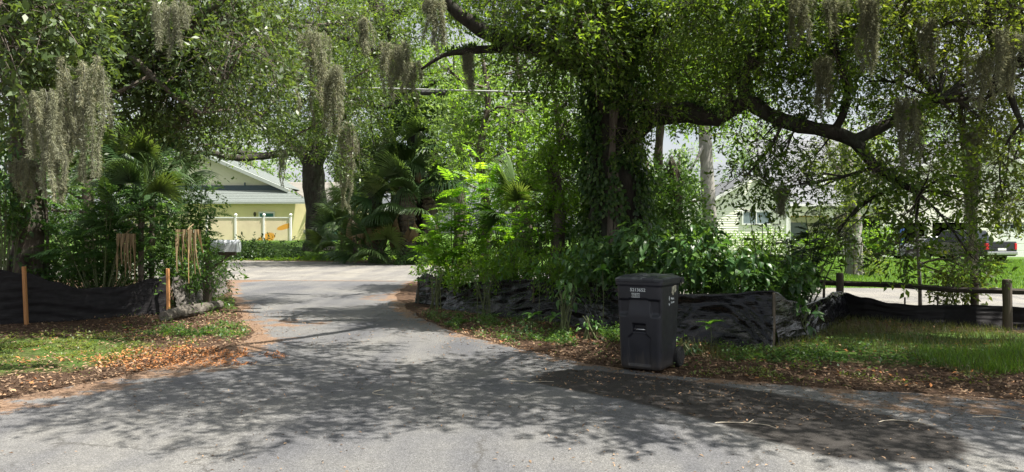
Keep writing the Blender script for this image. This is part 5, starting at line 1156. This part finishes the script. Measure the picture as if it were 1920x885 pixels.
for a in (('sunlit weeds at the street edge left of the palms', 640, 478, 44, 90, 20, 0, 'lit', 1), ('low green bushes at the foot of the palms', 730, 476, 38.6, 130, 36, 40, 'lit', .7), ('low weeds at the foot of the dark oak trunk', 800, 476, 37.6, 100, 44, 30, 'dark', .7)):
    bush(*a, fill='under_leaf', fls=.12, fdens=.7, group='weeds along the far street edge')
for a in (('yellow-green shrub beside the stout trunk on the far lawn', 1648, 438, 41, 60, 36, 0, 'lit', 1), ('small garden shrub by the porch of the cream house', 1535, 455, 44, 36, 26, 0, 'lit', 1), ('trimmed sunny hedge below the window of the cream house', 1415, 448, 44, 150, 26, 0, 'lit', 1)):
    bush(*a, fill='bright_leaf', fls=.15, fdens=.6, group=None, name='garden_shrub', cat='shrub')

# rosette seedlings in front of the fence, each leaf its own
def seedling(label, px, py, d, n=6, s=1.0, kind='lit', h=.15, zbase=None):
    e = P(px, py, d); b = Vector((e.x, e.y, gz(e.x, e.y))) if zbase is None else Vector((e.x, e.y, zbase)); t = thing('seedling', label, 'seedling', tuple(b), 0, 'broad-leaved seedlings along the middle silt fence')
    H = max(.04, e.z - b.z); MB().tube([(0, 0, -.02), (.015, 0, H*.5), (0, 0, H)], [.006, .005, .004], 5).build('stem', M['stem'], t)
    for i in range(n): put(BL[kind][0], t, (0, 0, H - .02*(i > 5)*(i-5)), i*2.4+px, random.uniform(-.1, .8), random.uniform(-.3, .3), s*random.uniform(.8, 1.1), 'leaf')
for a in (('sprig of large leaves spilling over the fence top, left of the bin', 1062, 548, 11.55, 46, 60, 26, 'dark', .85), ('leafy sprig hanging over the fence corner at right', 1500, 588, 11.05, 60, 70, 34, 'dark', .8), ('sprig of small bright leaves over the left end of the fence', 905, 522, 14.3, 60, 34, 30, 'lit', .5),
          ('bright shoots leaning over the fence end at the drive', 815, 512, 15.6, 60, 50, 44, 'lit', .55), ('low leafy sprig at the foot of the fence near the bin', 1105, 606, 11.1, 50, 36, 30, 'lit', .5), ('leafy sprig on the verge right of the bin wheel', 1290, 655, 9.6, 40, 26, 24, 'dark', .42), ('weed clump low against the fence, middle of the left part', 985, 612, 12.0, 60, 24, 26, 'dark', .45)):
    bush(*a, fls=.05, fdens=0, name='sprig', cat='plant', group='plants spilling over and under the middle silt fence')
for a in (('bright star-shaped seedling against the black fence right of the bin', 1332, 608, 10.1, 8, 1.35), ('seedling with arching leaves on the fence foot, left of the bin', 1000, 590, 12.5, 7, 1.25), ('pair-leaved seedling nearest the second stake, left of the bin', 1040, 594, 12.2, 6, 1.2), ('leafy seedling low beside the left of the bin', 1112, 605, 11.4, 6, .8), ('small seedling under the fence sag far left of the bin', 930, 590, 13.3, 6, .7)):
    seedling(*a)
for a in (('tall drooping shoot rising over the fence top left of the bin', 1058, 535, 11.9, 9, 1.0, 'lit'), ('light seedling peeping over the fence top, left of the tall shoot', 1010, 505, 13.0, 8, 1.1, 'lit'), ('broad-leaved shoot over the fence just left of the bin lid', 1130, 505, 11.7, 8, 1.1, 'lit'), ('lower whorl of the drooping shoot in front of the fence', 1062, 560, 11.8, 8, .95, 'dark'), ('leafy shoot hanging at the fence corner with one bright leaf', 1505, 590, 11.2, 9, .9, 'dark'), ('shoot with rounded leaf over the fence corner', 1478, 562, 11.4, 7, 1.0, 'dark')):
    seedling(*a)

# ---------------- weeds, grass, litter: uncountable ----------------
def scatter(n, fn):
    "fn(n) -> x, y arrays; returns points with ground height"
    x, y = fn(n); z = np.array([gz_f(a, b) for a, b in zip(x, y)]); return np.stack([x, y, z], 1)
RDN = np.array(ROAD); 
def gz_many(x, y):
    rd = np.minimum(np.where(inside(x, y, ROAD), 0, seg_dist(x, y, ROAD)), np.where(inside(x, y, CROSS), 0, seg_dist(x, y, CROSS)))
    h_ = 1.0*sst(44, 58, y)*(1-sst(-6, 8, x)); return h_ + np.clip((rd-.35)/1.5, 0, 1)*(vnoise(x, y, .8, 3)*.05+.03)*(y < 60), rd
def nkeep(x, y, s, thr, seed): return vnoise(x, y, s, seed) > thr
def grass(name, n, x0, x1, y0, y1, L, mat, label=None, W=.007, keep=None, dropr=.02):
    x = rng.uniform(x0, x1, n); y = rng.uniform(y0, y1, n); k = np.ones(n, bool)
    if keep is not None: k &= keep(x, y)
    x, y = x[k], y[k]; z, rd = gz_many(x, y); k = rd > dropr; x, y, z = x[k], y[k], z[k]; n = len(x)
    d = rnd_dirs(n)*.55 + np.array([0, 0, 1.]); l = L*rng.uniform(.4, 1.2, n)
    lv = Leaves(); lv.add(np.stack([x, y, z-.01], 1), d, rnd_dirs(n), l, np.full(n, W), rng.random(n), fold=.1); o = lv.build(name, M[mat])
    return tag(o, label, 'grass') if label else o
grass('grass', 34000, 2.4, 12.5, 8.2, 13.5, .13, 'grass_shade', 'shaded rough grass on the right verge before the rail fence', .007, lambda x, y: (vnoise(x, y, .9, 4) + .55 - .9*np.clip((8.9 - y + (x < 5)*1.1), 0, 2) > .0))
grass('grass', 15000, 5.0, 9.5, 8.3, 10.6, .15, 'grass', 'taller bright grass tuft at the right edge of the verge', .008, lambda x, y: (vnoise(x, y, 1.2, 9) - 1.2*np.hypot((x-6.7)/2.2, (y-9.2)/1.0)**2 + .85 > 0))
grass('grass', 150000, -1, 34, 19, 44, .13, 'grass', 'sunny mown lawn across the side street', .020, lambda x, y: (y < 33 + .0*x) | (x > 9), .05)
grass('grass', 30000, -26, 4, 38, 60, .12, 'grass', 'lawn round the big oak by the yellow house', .022, lambda x, y: (y > 42))
def weeds(name, n, cx, cy, rx, ry, ls, mat, label, k=.0, hmax=.12, seed=1):
    x = cx + rx*rng.normal(size=n)*.5; y = cy + ry*rng.normal(size=n)*.5; q = nkeep(x, y, 2.2, k, seed); x, y = x[q], y[q]; z, rd = gz_many(x, y); q = rd > .06; x, y, z = x[q], y[q], z[q]; n = len(x)
    h_ = rng.random(n)**1.5*hmax*(.6 + vnoise(x, y, 3, 2)); lv = Leaves(); L = ls*rng.uniform(.5, 1.3, n)
    lv.add(np.stack([x, y, z+np.abs(h_)], 1), rnd_dirs(n)*np.array([1, 1, .5]) + np.array([0, 0, .25]), rnd_dirs(n)*.5 + np.array([0, 0, 1.]), L, L*.5, rng.random(n)); return tag(lv.build(name, M[mat]), label, 'weeds')
weeds('ground_weeds', 13000, -6.7, 10.0, 1.8, 1.5, .04, 'weed_leaf', 'sunlit low weeds on the left verge below the orange stake', .02, .10, 3)
weeds('ground_weeds', 5000, -4.9, 11.9, 1.0, .9, .05, 'under_leaf', 'dark weeds at the foot of the left silt fence', -.05, .14, 4)
weeds('ground_weeds', 9000, -1.0, 13.2, 1.7, 1.3, .05, 'under_leaf', 'green weeds along the foot of the fence by the drive', -.05, .16, 5)
weeds('ground_weeds', 9000, 1.5, 11.2, 2.4, .8, .05, 'under_leaf', 'green weeds at the fence foot behind the wheeled bin', -.05, .18, 6)
weeds('ground_weeds', 5000, 3.6, 9.6, 1.8, .8, .05, 'under_leaf', 'weeds at the fence foot right of the wheeled bin', -.05, .14, 7)
weeds('ground_weeds', 2500, 3.8, 8.4, 2.6, .5, .045, 'weed_leaf', 'sparse low weeds poking through the leaf litter on the right verge', .08, .06, 17)
weeds('ground_weeds', 7000, -6.4, 16.5, 1.5, 2.4, .06, 'under_leaf', 'weeds round the mailbox post and torn fence', -.05, .25, 8)
weeds('ground_weeds', 9000, -12, 45, 12, 2.2, .16, 'bright_leaf', 'patchy sunlit weeds along the far edge of the cross street', -.02, .15, 9)
def litter(n, keep, mat, label, box, zmax=.03, ls=.055, over=None):
    x = rng.uniform(box[0], box[1], n); y = rng.uniform(box[2], box[3], n); z, rd = gz_many(x, y); q = keep(x, y, rd); x, y, z, rd = x[q], y[q], z[q], rd[q]; n = len(x)
    lv = Leaves(); L = ls*rng.uniform(.5, 1.25, n); zz = z + np.where(rd > 0, .006 + rng.random(n)**2*zmax, .010 + rng.random(n)*.006)
    d = rnd_dirs(n)*np.array([1, 1, .35]); lv.add(np.stack([x, y, zz], 1), d, rnd_dirs(n)*.4 + np.array([0, 0, 1.]), L, L*.42, rng.random(n), fold=.25); return tag(lv.build('leaf_litter', M[mat]), label, 'leaf litter')
litter(110000, lambda x, y, rd: (rd > 0) & (rng.random(len(x)) < np.exp(-rd/2.2)) & (rng.random(len(x)) < .25 + 1.2*np.clip(vnoise(x, y, 1.7, 15) + .45, 0, 1)) & (green_attr(x, y) + vnoise(x, y, 2, 8)*.8 < .85), 'litter', 'brown fallen oak leaves on the verges beside the drive', (-9, 11, 5.8, 15))
litter(52000, lambda x, y, rd: (rd <= 0) & (y > 5.4) & (rng.random(len(x)) < .9*np.exp(-(np.minimum(seg_dist(x, y, ROAD), 9))/.22)), 'litter', 'brown leaf crumbs drifted over the edges of the asphalt', (-6, 7, 5.2, 17), .01, .04)
litter(4200, lambda x, y, rd: (rd <= 0) & (vnoise(x, y, .9, 12) > -.05), 'litter', 'thin scatter of fallen leaves over the asphalt', (-5, 7, 4.6, 15), .01, .036)
litter(2600, lambda x, y, rd: (seg_dist(x, y, [(.9, 8.2), (2.3, 6.75), (4.4, 6.6), (5.6, 6.2)], False) < .7), 'litter', 'leaf bits scattered on the dark stain and verge edge in front of the bin', (.2, 6.3, 5.4, 8.8), .012, .038)
litter(6500, lambda x, y, rd: np.hypot((x+4.35)/1.15, (y-9.5)/.8) + vnoise(x, y, 2.5, 3)*.6 < 1, 'litter_orange', 'orange-brown leaf drift on the left edge of the drive', (-5.8, -2.9, 8.4, 11), .02, .045)
litter(6000, lambda x, y, rd: (vnoise(x, y, 1.6, 31) > .18) & (rd > 0), 'litter_orange', 'sparse orange leaves among the brown ones', (-7, 7, 6.5, 13), .035, .06)

# twigs lying on the asphalt, each its own thing
M['dry_twig'] = solid('dry_twig', (.42, .37, .29), .85, .2, 30)
for i, (x, y, L, a, lab) in enumerate(((-2.95, 8.95, .62, 2.9, 'curved pale twig on the asphalt left of centre'), (-3.35, 8.75, .5, .3, 'straight thin twig on the asphalt near the left verge'), (-1.35, 7.4, .22, 1.9, 'short hooked twig in the middle of the asphalt'),
        (1.95, 6.15, .55, -.35, 'long pale twig on the asphalt below the dark stain'), (3.35, 6.2, .45, -.3, 'pale twig crossing the dark stain at right'), (4.3, 6.3, .55, -.3, 'thin twig on the asphalt at the right edge of the stain'), (.2, 7.9, .4, -.1, 'thin twig on the asphalt left of the stain'))):
    pth, rr = smooth_path([(Vector((x + L*(k/4-.5)*math.cos(a) + .06*math.sin(k*1.9+i), y + L*(k/4-.5)*math.sin(a) + .05*math.cos(k*1.7+i), .014 + .006*(k % 2))), .0045-.0006*k) for k in range(5)], .05)
    mb = MB(); mb.tube(pth, rr, 5); m_ = pth[len(pth)//2]; mb.tube([m_, m_ + Vector((.07, .08, .01))], [.003, .0015], 4); tag(mb.build('fallen_twig', M['dry_twig']), lab, 'twig')
